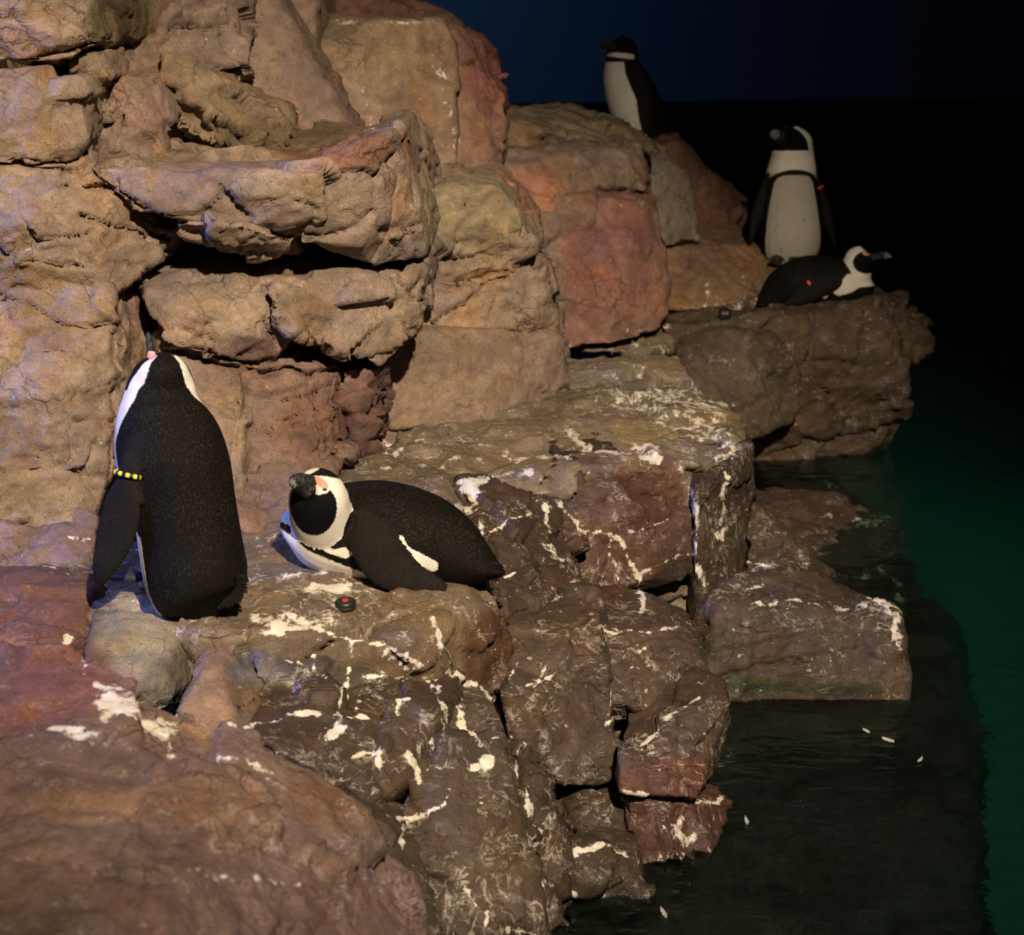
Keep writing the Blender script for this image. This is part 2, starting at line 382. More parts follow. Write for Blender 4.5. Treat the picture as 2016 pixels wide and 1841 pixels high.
PAINT += [
    (0.8, 7, [(560, 1212), (620, 1222), (660, 1228)]), (0.8, 6, [(470, 1240), (520, 1245), (560, 1252)]), (0.8, 6, [(760, 1285), (800, 1310), (840, 1350), (850, 1380)]),
    (0.7, 5, [(560, 1300), (600, 1310)]), (0.7, 5, [(740, 1340), (770, 1330), (800, 1335)]), (0.8, 6, [(880, 1560), (875, 1580)]), (0.8, 5, [(700, 1230), (740, 1250)]),
    (0.8, 7, [(905, 1385), (915, 1420), (945, 1470)]), (0.7, 6, [(860, 1340), (855, 1420), (850, 1480)]), (0.8, 6, [(1010, 1450), (1035, 1560), (1060, 1700), (1075, 1830)]),
    (0.7, 5, [(1060, 1250), (1085, 1300), (1060, 1340), (1020, 1350)]), (0.8, 4, [(1050, 1350), (1100, 1320), (1115, 1300)]), (0.7, 6, [(1015, 1300), (1000, 1345)]),
    (0.75, 6, [(1180, 1235), (1250, 1245), (1330, 1240)]), (0.7, 6, [(940, 935), (1000, 925), (1050, 930)]), (0.7, 6, [(820, 865), (870, 870)]), (0.7, 8, [(990, 890), (1060, 895), (1120, 900)]),
    (0.7, 6, [(830, 1035), (1000, 1060)]), (0.75, 7, [(1350, 860), (1400, 860), (1440, 850)]), (0.7, 5, [(1480, 1190), (1560, 1180), (1620, 1195)]),
    (1.0, 8, [(540, 1240), (600, 1235), (650, 1250), (700, 1265), (760, 1270), (830, 1300)]),
    (0.8, 10, [(500, 1215), (540, 1228), (580, 1230)]), (0.9, 7, [(690, 1260), (685, 1310), (680, 1360), (665, 1400), (665, 1440)]),
    (0.8, 6, [(610, 1290), (620, 1330), (640, 1365)]), (0.8, 6, [(720, 1330), (750, 1325)]),
    (0.9, 4, [(500, 1422), (560, 1415), (640, 1412), (710, 1405), (800, 1395)]), (0.8, 7, [(700, 1395), (710, 1370)]),
    (0.9, 9, [(450, 1435), (480, 1440), (495, 1425)]), (0.9, 12, [(655, 1440), (675, 1430)]),
    (0.9, 5, [(690, 1490), (720, 1475), (745, 1470)]), (0.9, 8, [(740, 1480), (745, 1510)]), (0.9, 9, [(795, 1490), (815, 1510), (830, 1550)]),
    (1.0, 6, [(780, 1612), (830, 1605), (870, 1590), (880, 1560)]), (0.8, 9, [(790, 1630), (800, 1660)]),
    (1.0, 16, [(620, 1165), (650, 1160), (690, 1150)]), (0.7, 7, [(560, 1130), (640, 1125)]),
    (0.9, 24, [(210, 1385), (270, 1395), (330, 1405)]), (0.8, 9, [(190, 1350), (240, 1370), (270, 1385)]), (0.8, 9, [(165, 1300), (168, 1325)]),
    (0.85, 13, [(110, 1430), (150, 1445), (190, 1450)]), (0.6, 8, [(60, 1440), (70, 1445)]), (0.7, 9, [(335, 1430), (350, 1460)]),
    (0.75, 6, [(430, 1490), (480, 1510), (530, 1535)]), (0.7, 6, [(390, 1505), (420, 1540)]), (0.7, 5, [(480, 1545), (500, 1555)]),
    (0.7, 4, [(355, 1726), (480, 1726), (595, 1727)]), (0.6, 5, [(590, 1495), (630, 1497)]),
    (0.9, 6, [(850, 1225), (860, 1260), (875, 1290), (885, 1330)]), (0.8, 5, [(845, 1260), (870, 1310), (890, 1340)]),
    (1.0, 7, [(890, 1335), (920, 1345), (935, 1350)]), (0.9, 5, [(940, 1355), (965, 1380), (985, 1420), (990, 1440)]),
    (1.0, 11, [(930, 1515), (965, 1503)]), (0.7, 8, [(965, 1465), (980, 1450)]), (0.7, 5, [(935, 1575), (965, 1590)]),
    (0.9, 9, [(925, 1750), (940, 1790)]), (0.9, 9, [(960, 1790), (955, 1820)]), (0.8, 9, [(1000, 1830), (1040, 1838)]),
    (0.9, 8, [(1040, 1580), (1055, 1600), (1070, 1640)]), (0.9, 8, [(1065, 1665), (1080, 1650)]), (0.8, 8, [(1070, 1740), (1085, 1750)]),
    (0.9, 7, [(1115, 1695), (1150, 1685), (1180, 1675), (1230, 1690)]), (0.9, 9, [(1120, 1725), (1135, 1755)]), (0.8, 5, [(1150, 1780), (1190, 1770)]),
    (1.0, 7, [(1230, 1560), (1275, 1563)]), (0.9, 3.5, [(1295, 1572), (1360, 1580), (1410, 1580), (1435, 1560)]),
    (1.0, 20, [(1345, 1625), (1352, 1645)]), (0.8, 4, [(1300, 1622), (1325, 1650), (1335, 1660)]), (0.6, 22, [(1300, 1700), (1340, 1690)]),
    (0.8, 3.5, [(1255, 1455), (1310, 1420), (1380, 1380)]), (0.8, 4, [(1205, 1360), (1195, 1410)]), (0.9, 6, [(1200, 1420), (1220, 1412)]),
    (0.9, 6, [(1260, 1285), (1275, 1275)]), (0.7, 3, [(1240, 1320), (1280, 1315)]),
    (0.85, 7, [(1100, 1000), (1150, 1045), (1200, 1055), (1230, 1065)]), (0.85, 7, [(1225, 1065), (1240, 1105), (1258, 1140), (1265, 1200)]),
    (0.8, 4, [(1240, 1048), (1300, 1030), (1320, 1018)]), (0.8, 4, [(1250, 1135), (1300, 1110), (1370, 1085)]),
    (0.7, 10, [(1075, 1000), (1085, 1060), (1110, 1120), (1130, 1160)]), (0.7, 5, [(1200, 1070), (1215, 1140)]),
    (0.9, 9, [(1115, 845), (1140, 875), (1170, 895)]), (0.8, 9, [(1170, 895), (1230, 900), (1300, 905)]), (0.8, 10, [(1340, 925), (1360, 960), (1372, 1010), (1365, 1100), (1385, 1150)]),
    (0.75, 7, [(1425, 920), (1425, 1010), (1420, 1060)]), (0.9, 12, [(1410, 895), (1440, 890)]), (0.8, 14, [(1250, 885), (1290, 890)]),
    (0.62, 44, [(1230, 790), (1330, 785), (1400, 810)]), (0.6, 22, [(1290, 830), (1400, 840), (1430, 870)]),
    (0.9, 9, [(755, 870), (765, 890)]), (0.9, 7, [(770, 895), (790, 890)]), (0.9, 7, [(870, 915), (905, 905)]), (0.8, 6, [(750, 925), (770, 923)]),
    (0.9, 13, [(925, 975), (955, 960)]), (0.8, 8, [(900, 1000), (930, 1000)]), (0.7, 5, [(950, 1000), (940, 1050)]),
    (0.7, 5, [(960, 1040), (1040, 1020)]), (0.7, 4, [(985, 1135), (1015, 1125)]), (0.8, 8, [(1040, 1155), (1040, 1165)]), (0.7, 5, [(1060, 1185), (1100, 1180)]),
    (0.85, 9, [(1640, 1195), (1700, 1200)]), (0.7, 5, [(1470, 1160), (1500, 1150)]), (0.7, 10, [(1700, 1160), (1730, 1190), (1760, 1220), (1765, 1280)]),
    (0.75, 5, [(1465, 1105), (1520, 1110)]), (0.7, 4, [(1640, 1280), (1640, 1310)]), (0.7, 4, [(1550, 1195), (1560, 1180)]),
    (0.6, 12, [(1690, 1030), (1740, 1040)]), (0.6, 8, [(1620, 1015), (1640, 1015)]),
    (0.6, 6, [(1390, 545), (1392, 600)]), (0.62, 6, [(1465, 540), (1470, 600)]), (0.6, 5, [(1330, 605), (1490, 595)]),
    (0.55, 4, [(850, 110), (870, 180), (890, 270), (905, 340)]), (0.55, 4, [(865, 110), (890, 220), (905, 300)]),
    (0.5, 4, [(712, 160), (722, 220), (735, 260)]), (0.55, 5, [(650, 42), (860, 40)]), (0.6, 5, [(905, 345), (925, 358)]),
    (0.6, 5, [(1110, 685), (1250, 680), (1320, 690)]), (0.55, 5, [(1240, 655), (1330, 640)]), (0.6, 4, [(1180, 725), (1280, 730)]),
    (0.7, 4, [(20, 1120), (120, 1140), (150, 1145)]), (0.7, 4, [(90, 1280), (140, 1265)]), (0.6, 4, [(100, 1065), (180, 1060)]),
]
PATCH += [
    ((0.165, 0.08, 0.06), 60, 1230, 110, 70, 0, 9), ((0.155, 0.07, 0.055), 120, 1340, 150, 90, 0, 9), ((0.24, 0.20, 0.13), 270, 1250, 90, 90, 0, 9),
    ((0.27, 0.17, 0.10), 410, 1370, 50, 70, 0, 9), ((0.10, 0.09, 0.10), 500, 1320, 60, 40, 0, 9),
    ((0.235, 0.115, 0.092), 1210, 500, 85, 130, 4.6, 9), ((0.30, 0.16, 0.11), 1020, 380, 60, 60, 4.6, 9), ((0.20, 0.16, 0.10), 1150, 235, 90, 35, 4.6, 9),
    ((0.26, 0.115, 0.09), 960, 130, 45, 80, 4.6, 9), ((0.19, 0.125, 0.098), 560, 720, 200, 60, 3.2, 4.6), ((0.155, 0.092, 0.072), 640, 830, 110, 90, 3.2, 4.6),
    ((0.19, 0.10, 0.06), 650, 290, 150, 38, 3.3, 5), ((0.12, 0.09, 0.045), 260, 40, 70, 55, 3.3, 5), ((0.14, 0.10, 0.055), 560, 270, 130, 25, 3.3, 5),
    ((0.25, 0.20, 0.12), 930, 430, 120, 80, 3.9, 4.8),
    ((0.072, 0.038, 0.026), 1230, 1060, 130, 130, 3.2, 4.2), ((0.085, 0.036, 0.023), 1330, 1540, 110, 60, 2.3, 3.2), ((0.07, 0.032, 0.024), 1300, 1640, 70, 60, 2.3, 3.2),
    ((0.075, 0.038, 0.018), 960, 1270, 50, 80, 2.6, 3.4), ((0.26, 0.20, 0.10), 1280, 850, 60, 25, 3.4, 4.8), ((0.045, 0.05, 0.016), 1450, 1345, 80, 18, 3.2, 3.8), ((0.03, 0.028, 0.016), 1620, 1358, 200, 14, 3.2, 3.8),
]

# ---- near cliff
rc = empty('rock_cliff', tuple(WZ(300, 1060, 0.5)), 'tall tan fractured rock cliff rising directly behind the two nearest penguins', 'rock', 'structure')
K = dict(col=TAN)
rock('rock_block', rc, [(-120, 555, 3.40), (215, 575, 3.42), (225, 700, 3.38), (222, 960, 3.30), (-120, 1080, 3.12), (150, 1090, 3.18), (225, 1060, 3.22), (90, 800, 3.22), (-120, 800, 3.2)], (0, .5, 0), **K)
rock('rock_block', rc, [(-60, 1040, 3.08), (185, 1035, 3.14), (180, 1130, 3.02), (60, 1150, 2.98), (-60, 1140, 2.98)], (0, .3, -.05), cell=.09, amp=.02, col=(0.2, 0.14, 0.12))
rock('rock_block', rc, [(-120, 325, 3.45), (150, 320, 3.5), (225, 395, 3.52), (325, 500, 3.6), (225, 570, 3.46), (-120, 570, 3.36), (60, 450, 3.36), (180, 500, 3.42)], (0, .5, 0), **K)
rock('rock_block', rc, [(-120, 152, 3.5), (150, 158, 3.5), (162, 200, 3.5), (155, 270, 3.5), (125, 320, 3.48), (-120, 325, 3.42)], (0, .5, 0), **K)
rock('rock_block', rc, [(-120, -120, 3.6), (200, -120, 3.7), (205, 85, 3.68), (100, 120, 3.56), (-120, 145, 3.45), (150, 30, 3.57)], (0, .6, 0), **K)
rock('rock_block', rc, [(130, 105, 3.66), (205, 95, 3.70), (212, 158, 3.66), (135, 158, 3.64)], (0, .3, 0), col=TAN, sm=2)
rock('rock_block', rc, [(160, 150, 3.78), (310, 140, 3.92), (335, 335, 3.85), (130, 330, 3.68), (225, 200, 3.74), (300, 250, 3.8)], (0, .5, 0), col=TAN2, amp=.03)
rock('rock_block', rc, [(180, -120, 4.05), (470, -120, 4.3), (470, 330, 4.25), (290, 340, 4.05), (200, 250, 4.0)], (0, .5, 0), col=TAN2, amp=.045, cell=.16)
rock('rock_block', rc, [(300, 150, 4.02), (360, 130, 4.0), (540, 205, 4.1), (565, 265, 4.05), (400, 295, 3.92), (315, 235, 3.94)], (0, .4, -.05), col=(0.2, 0.145, 0.09), amp=.035, cell=.13)
# overhanging upper band
rock('rock_block', rc, [(150, 328, 3.54), (300, 335, 3.52), (430, 342, 3.5), (640, 337, 3.5), (640, 440, 3.55), (560, 468, 3.56), (440, 425, 3.52), (330, 438, 3.5), (235, 392, 3.5)], (0, .95, 0.02), **K)
rock('rock_block', rc, [(560, 342, 3.5), (690, 308, 3.55), (770, 265, 3.66), (800, 330, 3.70), (833, 440, 3.80), (835, 500, 3.84), (735, 530, 3.70), (600, 478, 3.6), (680, 420, 3.48), (560, 440, 3.52)], (0, .9, 0), col=TAN, cell=.28, amp=.018)
rock('rock_block', rc, [(342, 440, 3.52), (420, 432, 3.48), (470, 445, 3.48), (572, 472, 3.55), (565, 503, 3.6), (500, 510, 3.62), (355, 474, 3.56)], (0, .35, 0), col=TAN, sm=2, cell=.12)
rock('rock_block', rc, [(160, 345, 3.52), (235, 400, 3.53), (330, 455, 3.6), (305, 520, 3.58), (190, 445, 3.47)], (0, .3, 0), **K)
# lower bands under the slot
rock('rock_block', rc, [(250, 565, 3.52), (300, 537, 3.64), (540, 552, 3.64), (595, 640, 3.56), (520, 730, 3.56), (430, 702, 3.5), (330, 682, 3.45), (268, 622, 3.44)], (0, .5, 0), **K)
rock('rock_block', rc, [(530, 565, 3.56), (560, 555, 3.68), (740, 555, 3.74), (833, 530, 3.87), (835, 590, 3.84), (812, 650, 3.82), (745, 722, 3.74), (660, 690, 3.63), (590, 660, 3.58), (540, 640, 3.52)], (0, .6, 0), col=TAN, cell=.16, amp=.028)
rock('rock_block', rc, [(262, 640, 3.50), (340, 682, 3.50), (470, 720, 3.53), (480, 900, 3.46), (480, 1060, 3.24), (240, 1060, 3.2), (240, 900, 3.3), (245, 740, 3.44)], (0, .5, 0), **K)
rock('rock_block', rc, [(460, 722, 3.55), (560, 728, 3.57), (650, 728, 3.64), (662, 900, 3.58), (565, 940, 3.42), (460, 950, 3.40), (540, 850, 3.47)], (0, .5, 0), col=PINK, cell=.13, amp=.024)
rock('rock_block', rc, [(655, 735, 3.74), (752, 725, 3.82), (750, 880, 3.90), (685, 895, 3.70), (662, 800, 3.66)], (0, .5, 0), col=REDD, cell=.10, amp=.03)
rock('rock_block', rc, [(450, 935, 3.36), (600, 915, 3.46), (680, 900, 3.6), (560, 1005, 3.32), (530, 1070, 3.2), (455, 1075, 3.15)], (0, .4, -.05), col=PINK, cell=.12)
rock('rock_block', rc, [(-150, -100, 4.3), (480, -100, 4.6), (700, 290, 4.5), (720, 900, 4.15), (400, 1000, 3.7), (-150, 1000, 3.6)], (0, .4, 0), vox=.03, col=TAN2)

# ---- middle cliff and tall wall behind
mc = empty('rock_buttress', tuple(WZ(930, 810, 0.5)), 'squat grey-tan rock buttress with a slanting crack beside the lit shelf', 'rock', 'structure')
rock('rock_block', mc, [(770, 372, 4.35), (980, 366, 4.38), (1030, 420, 4.38), (1058, 480, 4.42), (1062, 508, 4.44), (960, 552, 4.36), (840, 572, 4.25), (780, 500, 4.2)], (0, .6, 0), col=TAN, amp=.03, vox=.012)
rock('rock_block', mc, [(780, 585, 4.2), (960, 570, 4.30), (1066, 526, 4.44), (1078, 580, 4.44), (1092, 652, 4.44), (900, 655, 4.26), (780, 650, 4.15)], (0, .6, 0), col=TAN, vox=.012)
rock('rock_block', mc, [(735, 662, 4.1), (900, 658, 4.22), (1095, 656, 4.43), (1115, 760, 4.44), (1110, 818, 4.38), (1000, 828, 4.2), (760, 845, 4.02), (745, 760, 4.05)], (0, .7, 0), col=TAN2, cell=.3, amp=.016, vox=.012)
bc = empty('rock_wall', tuple(WZ(900, 700, 0.5)), 'highest sheer rock wall with vertical pale streaks against the blue backdrop', 'rock', 'structure')
rock('rock_block', bc, [(440, -120, 4.9), (440, 30, 4.76), (620, 42, 4.88), (622, 270, 4.8), (560, 300, 4.7), (440, 260, 4.72), (620, -120, 5.0)], (0, .6, 0), col=TAN2, cell=.4, amp=.014, vox=.013)
rock('rock_block', bc, [(614, 36, 4.98), (870, 38, 5.02), (895, 90, 5.0), (902, 250, 4.97), (892, 366, 4.9), (800, 372, 4.85), (622, 300, 4.86)], (0, .6, 0), col=(0.235, 0.165, 0.105), cell=.4, amp=.014, vox=.013)
rock('rock_block', bc, [(848, 46, 5.06), (900, 62, 5.12), (988, 190, 5.22), (985, 300, 5.16), (990, 372, 5.06), (880, 374, 4.92)], (0, .5, 0), col=(0.24, 0.145, 0.10), cell=.3, amp=.015, vox=.013)
rock('rock_block', bc, [(380, -120, 5.5), (720, -60, 5.6), (820, -4, 5.6), (898, 34, 5.62), (903, 56, 5.65), (952, 62, 5.7), (965, 110, 5.7), (998, 196, 5.7), (850, 250, 5.5), (400, 100, 5.4)], (0, .4, -.1), col=RDB, vox=.016, amp=.03)
# ---- back shelf, red slab
bs = empty('rock_shelf', tuple(WZ(1200, 660, 0.5)), 'stepped back rockwork with a smooth pinkish-red slab below the shadowed penguin', 'rock', 'structure')
V = dict(vox=.014)
rock('rock_block', bs, [(990, 206, 6.3), (1130, 203, 6.6), (1180, 218, 6.5), (1278, 270, 6.2), (1283, 298, 6.1), (1100, 300, 5.8), (990, 295, 5.62), (990, 245, 5.62), (1100, 258, 5.75)], (0, .3, -.1), col=(0.2, 0.15, 0.095), **V)
rock('rock_block', bs, [(985, 297, 5.46), (1100, 302, 5.5), (1275, 294, 5.7), (1275, 383, 5.62), (1170, 385, 5.46), (1080, 400, 5.36), (1010, 340, 5.36), (985, 370, 5.3)], (0, .6, 0), col=TAN2, **V)
rock('rock_block', bs, [(985, 372, 5.32), (1090, 392, 5.32), (1172, 392, 5.34), (1140, 560, 5.22), (1120, 672, 5.12), (1085, 672, 5.12), (1055, 480, 5.2)], (0, .5, 0), col=TAN2, amp=.035, **V)
rock('rock_block', bs, [(1180, 390, 5.36), (1265, 392, 5.43), (1300, 420, 5.52), (1310, 520, 5.46), (1318, 640, 5.36), (1200, 680, 5.1), (1110, 680, 5.08), (1112, 560, 5.2), (1150, 470, 5.28)], (0, .5, 0), col=(0.24, 0.135, 0.10), cell=.35, amp=.014, vox=.013)
rock('rock_block', bs, [(1278, 302, 6.0), (1340, 332, 6.06), (1362, 380, 6.06), (1375, 470, 5.96), (1310, 490, 5.8), (1285, 400, 5.86)], (0, .5, 0), col=GRY, **V)
rock('rock_block', bs, [(1290, 290, 6.6), (1330, 283, 6.6), (1370, 322, 6.7), (1390, 376, 6.7), (1440, 387, 6.8), (1478, 412, 6.8), (1478, 480, 6.6), (1300, 490, 6.4)], (0, .5, 0), col=RDB, amp=.03, **V)
rock('rock_block', bs, [(1308, 492, 5.86), (1480, 482, 6.1), (1535, 506, 6.12), (1522, 600, 5.8), (1500, 614, 5.72), (1316, 614, 5.6)], (0, .7, 0), col=OCH, cell=.3, amp=.014, **V)
rock('rock_block', bs, [(1000, 320, 5.9), (1280, 320, 6.2), (1320, 500, 6.1), (1320, 640, 5.8), (1000, 640, 5.6)], (0, .4, 0), vox=.03, col=TAN2)
# ---- far outcrop
fo = empty('rock_outcrop', tuple(WZ(1600, 900, 0.0)), 'dim brown rock outcrop over the water carrying the black-and-white penguin lying prone', 'rock', 'structure')
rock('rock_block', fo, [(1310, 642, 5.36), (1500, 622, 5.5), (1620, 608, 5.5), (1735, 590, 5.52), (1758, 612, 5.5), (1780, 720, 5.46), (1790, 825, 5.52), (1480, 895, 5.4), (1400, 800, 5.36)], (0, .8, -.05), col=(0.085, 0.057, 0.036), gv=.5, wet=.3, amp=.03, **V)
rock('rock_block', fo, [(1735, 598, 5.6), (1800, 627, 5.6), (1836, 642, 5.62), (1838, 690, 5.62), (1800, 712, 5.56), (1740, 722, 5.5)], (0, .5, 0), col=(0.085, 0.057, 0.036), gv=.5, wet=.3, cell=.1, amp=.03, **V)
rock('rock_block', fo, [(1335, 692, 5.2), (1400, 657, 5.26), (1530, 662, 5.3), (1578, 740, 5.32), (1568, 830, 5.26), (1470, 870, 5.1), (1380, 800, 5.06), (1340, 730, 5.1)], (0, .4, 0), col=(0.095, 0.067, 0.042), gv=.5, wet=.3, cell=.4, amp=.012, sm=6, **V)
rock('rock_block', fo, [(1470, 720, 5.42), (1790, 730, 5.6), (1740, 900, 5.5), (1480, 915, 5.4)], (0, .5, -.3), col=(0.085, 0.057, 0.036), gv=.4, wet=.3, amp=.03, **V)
rock('rock_block', fo, [(1095, 702, 4, .56), (1325, 695, 4, .56), (1375, 775, 4, .53), (1120, 795, 4, .52)], (0, 0, -.5), col=GRY, gv=.9, wet=.3, vox=.012)
rock('rock_block', fo, [(1095, 668, 5.25), (1330, 668, 5.34), (1348, 712, 5.2), (1280, 692, 5.14), (1095, 692, 5.12)], (0, .3, 0), col=(0.19, 0.145, 0.085), gv=.7, wet=.3, amp=.02, vox=.012)

# ---- lit middle shelf
ms = empty('rock_bench', tuple(WZ(1250, 1230, 0.0)), 'flat-topped brown rock bench splashed with white droppings above the water', 'rock', 'structure')
L = dict(gv=0.6, wet=.6, vox=.008, lump=.5, amp2=.006, grow=1.055, chops=12, chop_size=1.35)
rock('rock_block', ms, [(740, 872, 4, .53), (755, 850, 4, .53), (1110, 772, 4, .54), (1180, 768, 4, .55), (1360, 768, 4, .55), (1450, 815, 4, .53), (1470, 870, 4.0), (1370, 915, 3.78), (1240, 905, 3.80), (1100, 925, 3.72), (900, 945, 4, .51)], (0, 0, -.6), col=(0.165, 0.128, 0.084), gv=.9, wet=.5, vox=.011, amp=.02)
rock('rock_block', ms, [(1092, 935, 3.68), (1240, 915, 3.74), (1362, 925, 3.74), (1366, 1140, 3.66), (1290, 1168, 3.62), (1180, 1180, 3.58), (1105, 1120, 3.59)], (0, .3, 0), col=(0.044, 0.027, 0.018), cell=.25, amp=.014, sm=1, **L)
rock('rock_block', ms, [(1372, 925, 3.73), (1440, 880, 3.85), (1480, 860, 3.97), (1482, 980, 3.95), (1462, 1130, 3.86), (1450, 1255, 3.72), (1375, 1270, 3.62)], (0, .3, -.05), col=(0.044, 0.030, 0.019), cell=.25, amp=.014, **L)
rock('rock_block', ms, [(890, 950, 4, .50), (1050, 945, 3.76), (1098, 1005, 3.64), (1108, 1140, 3.5), (1170, 1200, 3.38), (1180, 1235, 3.28), (1000, 1240, 3.05), (965, 1160, 3.12), (930, 1040, 3.35)], (0, .2, -.5), col=(0.055, 0.036, 0.022), cell=.13, amp=.03, **L)
rock('rock_block', ms, [(1486, 992, 3.92), (1520, 1042, 3.92), (1568, 1098, 3.87), (1640, 1122, 3.82), (1600, 1180, 3.6), (1460, 1185, 3.66), (1466, 1100, 3.76)], (0, .3, -.3), col=(0.055, 0.036, 0.022), **L)
rock('rock_block', ms, [(1300, 1150, 3.9), (1480, 1100, 4.1), (1480, 1300, 3.7), (1200, 1300, 3.6)], (0, .3, -.4), vox=.03, col=(0.046, 0.030, 0.018))

# ---- near ledge
nl = empty('rock_ledge', tuple(WZ(500, 1200, 0.0)), 'stepped rock ledge under the two nearest penguins, falling in blocks to the water', 'rock', 'structure')
rock('rock_block', nl, [(-150, 1080, 4, .5), (230, 1070, 4, .5), (540, 1040, 4, .52), (745, 875, 4, .54), (900, 930, 4, .53), (955, 1130, 4, .49), (985, 1200, 4, .43), (870, 1255, 4, .46), (560, 1228, 4, .50), (390, 1245, 4, .5), (170, 1190, 4, .5), (-150, 1150, 4, .5)], (0, 0, -.6), col=(0.140, 0.104, 0.068), gv=.9, wet=.35, vox=.011, amp=.012, amp2=.006)
rock('rock_block', nl, [(175, 1200, 2.76), (230, 1172, 2.82), (310, 1172, 2.82), (365, 1200, 2.77), (385, 1280, 2.68), (360, 1350, 2.58), (290, 1425, 2.40), (170, 1390, 2.42), (165, 1280, 2.6)], (0, .25, -.1), col=(0.128, 0.109, 0.080), cell=.3, amp=.012, sm=6, vox=.0085)
rock('rock_block', nl, [(330, 1340, 2.56), (400, 1295, 2.62), (440, 1310, 2.6), (475, 1400, 2.52), (470, 1500, 2.34), (330, 1450, 2.34)], (0, .3, 0), col=(0.141, 0.096, 0.070), amp=.012, sm=4, vox=.0085)
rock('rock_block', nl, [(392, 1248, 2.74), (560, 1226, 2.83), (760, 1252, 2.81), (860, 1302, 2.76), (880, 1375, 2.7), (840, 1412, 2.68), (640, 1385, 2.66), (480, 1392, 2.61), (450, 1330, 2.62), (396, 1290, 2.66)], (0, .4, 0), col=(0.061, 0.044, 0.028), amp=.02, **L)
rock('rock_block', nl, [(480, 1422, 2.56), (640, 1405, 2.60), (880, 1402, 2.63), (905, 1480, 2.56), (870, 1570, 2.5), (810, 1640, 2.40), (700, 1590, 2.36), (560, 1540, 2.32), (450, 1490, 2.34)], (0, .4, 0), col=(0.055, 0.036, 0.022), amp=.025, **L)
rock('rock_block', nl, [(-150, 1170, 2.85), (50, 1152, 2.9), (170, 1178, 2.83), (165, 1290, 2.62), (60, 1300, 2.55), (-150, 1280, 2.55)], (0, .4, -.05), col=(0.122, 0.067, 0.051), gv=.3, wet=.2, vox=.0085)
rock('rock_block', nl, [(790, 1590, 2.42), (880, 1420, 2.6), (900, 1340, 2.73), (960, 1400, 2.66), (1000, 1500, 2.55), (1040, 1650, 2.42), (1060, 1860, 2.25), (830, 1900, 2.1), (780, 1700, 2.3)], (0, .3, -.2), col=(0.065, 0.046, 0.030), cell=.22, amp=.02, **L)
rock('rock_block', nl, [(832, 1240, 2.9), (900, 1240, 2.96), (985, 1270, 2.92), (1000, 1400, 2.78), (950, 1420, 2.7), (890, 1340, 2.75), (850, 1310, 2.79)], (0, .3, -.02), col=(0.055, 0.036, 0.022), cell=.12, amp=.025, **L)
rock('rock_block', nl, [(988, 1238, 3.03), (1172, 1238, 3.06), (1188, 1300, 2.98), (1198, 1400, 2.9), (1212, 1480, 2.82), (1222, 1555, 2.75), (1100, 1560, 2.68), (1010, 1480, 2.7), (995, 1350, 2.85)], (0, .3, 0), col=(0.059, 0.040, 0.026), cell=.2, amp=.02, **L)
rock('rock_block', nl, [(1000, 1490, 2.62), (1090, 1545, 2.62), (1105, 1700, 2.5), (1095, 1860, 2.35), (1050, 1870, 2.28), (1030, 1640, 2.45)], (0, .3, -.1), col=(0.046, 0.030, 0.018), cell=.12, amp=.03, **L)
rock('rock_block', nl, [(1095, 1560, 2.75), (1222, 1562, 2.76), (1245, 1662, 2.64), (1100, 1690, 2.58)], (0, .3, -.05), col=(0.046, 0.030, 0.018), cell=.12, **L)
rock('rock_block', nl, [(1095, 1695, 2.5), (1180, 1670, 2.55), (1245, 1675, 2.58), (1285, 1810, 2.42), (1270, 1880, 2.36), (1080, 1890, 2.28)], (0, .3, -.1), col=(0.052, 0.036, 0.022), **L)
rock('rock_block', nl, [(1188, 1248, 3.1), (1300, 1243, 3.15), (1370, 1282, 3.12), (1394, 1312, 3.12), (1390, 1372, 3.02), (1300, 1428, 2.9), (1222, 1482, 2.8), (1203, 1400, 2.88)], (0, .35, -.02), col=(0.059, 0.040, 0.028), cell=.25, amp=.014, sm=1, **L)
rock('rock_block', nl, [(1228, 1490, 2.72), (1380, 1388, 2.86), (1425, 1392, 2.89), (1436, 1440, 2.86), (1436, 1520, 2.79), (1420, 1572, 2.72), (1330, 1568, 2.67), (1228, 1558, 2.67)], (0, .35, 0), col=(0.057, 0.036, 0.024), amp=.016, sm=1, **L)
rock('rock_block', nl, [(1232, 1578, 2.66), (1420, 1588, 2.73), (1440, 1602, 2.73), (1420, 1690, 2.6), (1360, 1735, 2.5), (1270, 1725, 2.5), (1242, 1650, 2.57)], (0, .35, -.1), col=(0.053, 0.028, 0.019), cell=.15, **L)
rock('rock_block', nl, [(480, 1320, 3.0), (1180, 1300, 3.3), (1215, 1480, 3.02), (1200, 1650, 2.85), (1080, 1750, 2.62), (850, 1750, 2.5), (500, 1500, 2.75)], (0, .5, -.5), vox=.03, col=(0.046, 0.030, 0.018))

rock('rock_block', nl, [(520, 1510, 2.40), (700, 1550, 2.42), (820, 1580, 2.44), (830, 1720, 2.28), (870, 1900, 2.05), (650, 1700, 2.12), (480, 1560, 2.25)], (0, .3, -.3), col=(0.053, 0.037, 0.024), gv=.4, wet=.4, vox=.0095)
rock('rock_block', rc, [(640, 770, 4.02), (800, 740, 4.2), (800, 890, 4.05), (650, 930, 3.85)], (0, .4, -.1), col=PINK, vox=.012)
rock('rock_block', nl, [(1180, 1370, 3.02), (1260, 1390, 3.02), (1260, 1500, 2.9), (1190, 1530, 2.88)], (0, .3, -.1), col=(0.07, 0.045, 0.03), gv=.6, wet=.5, vox=.0095)
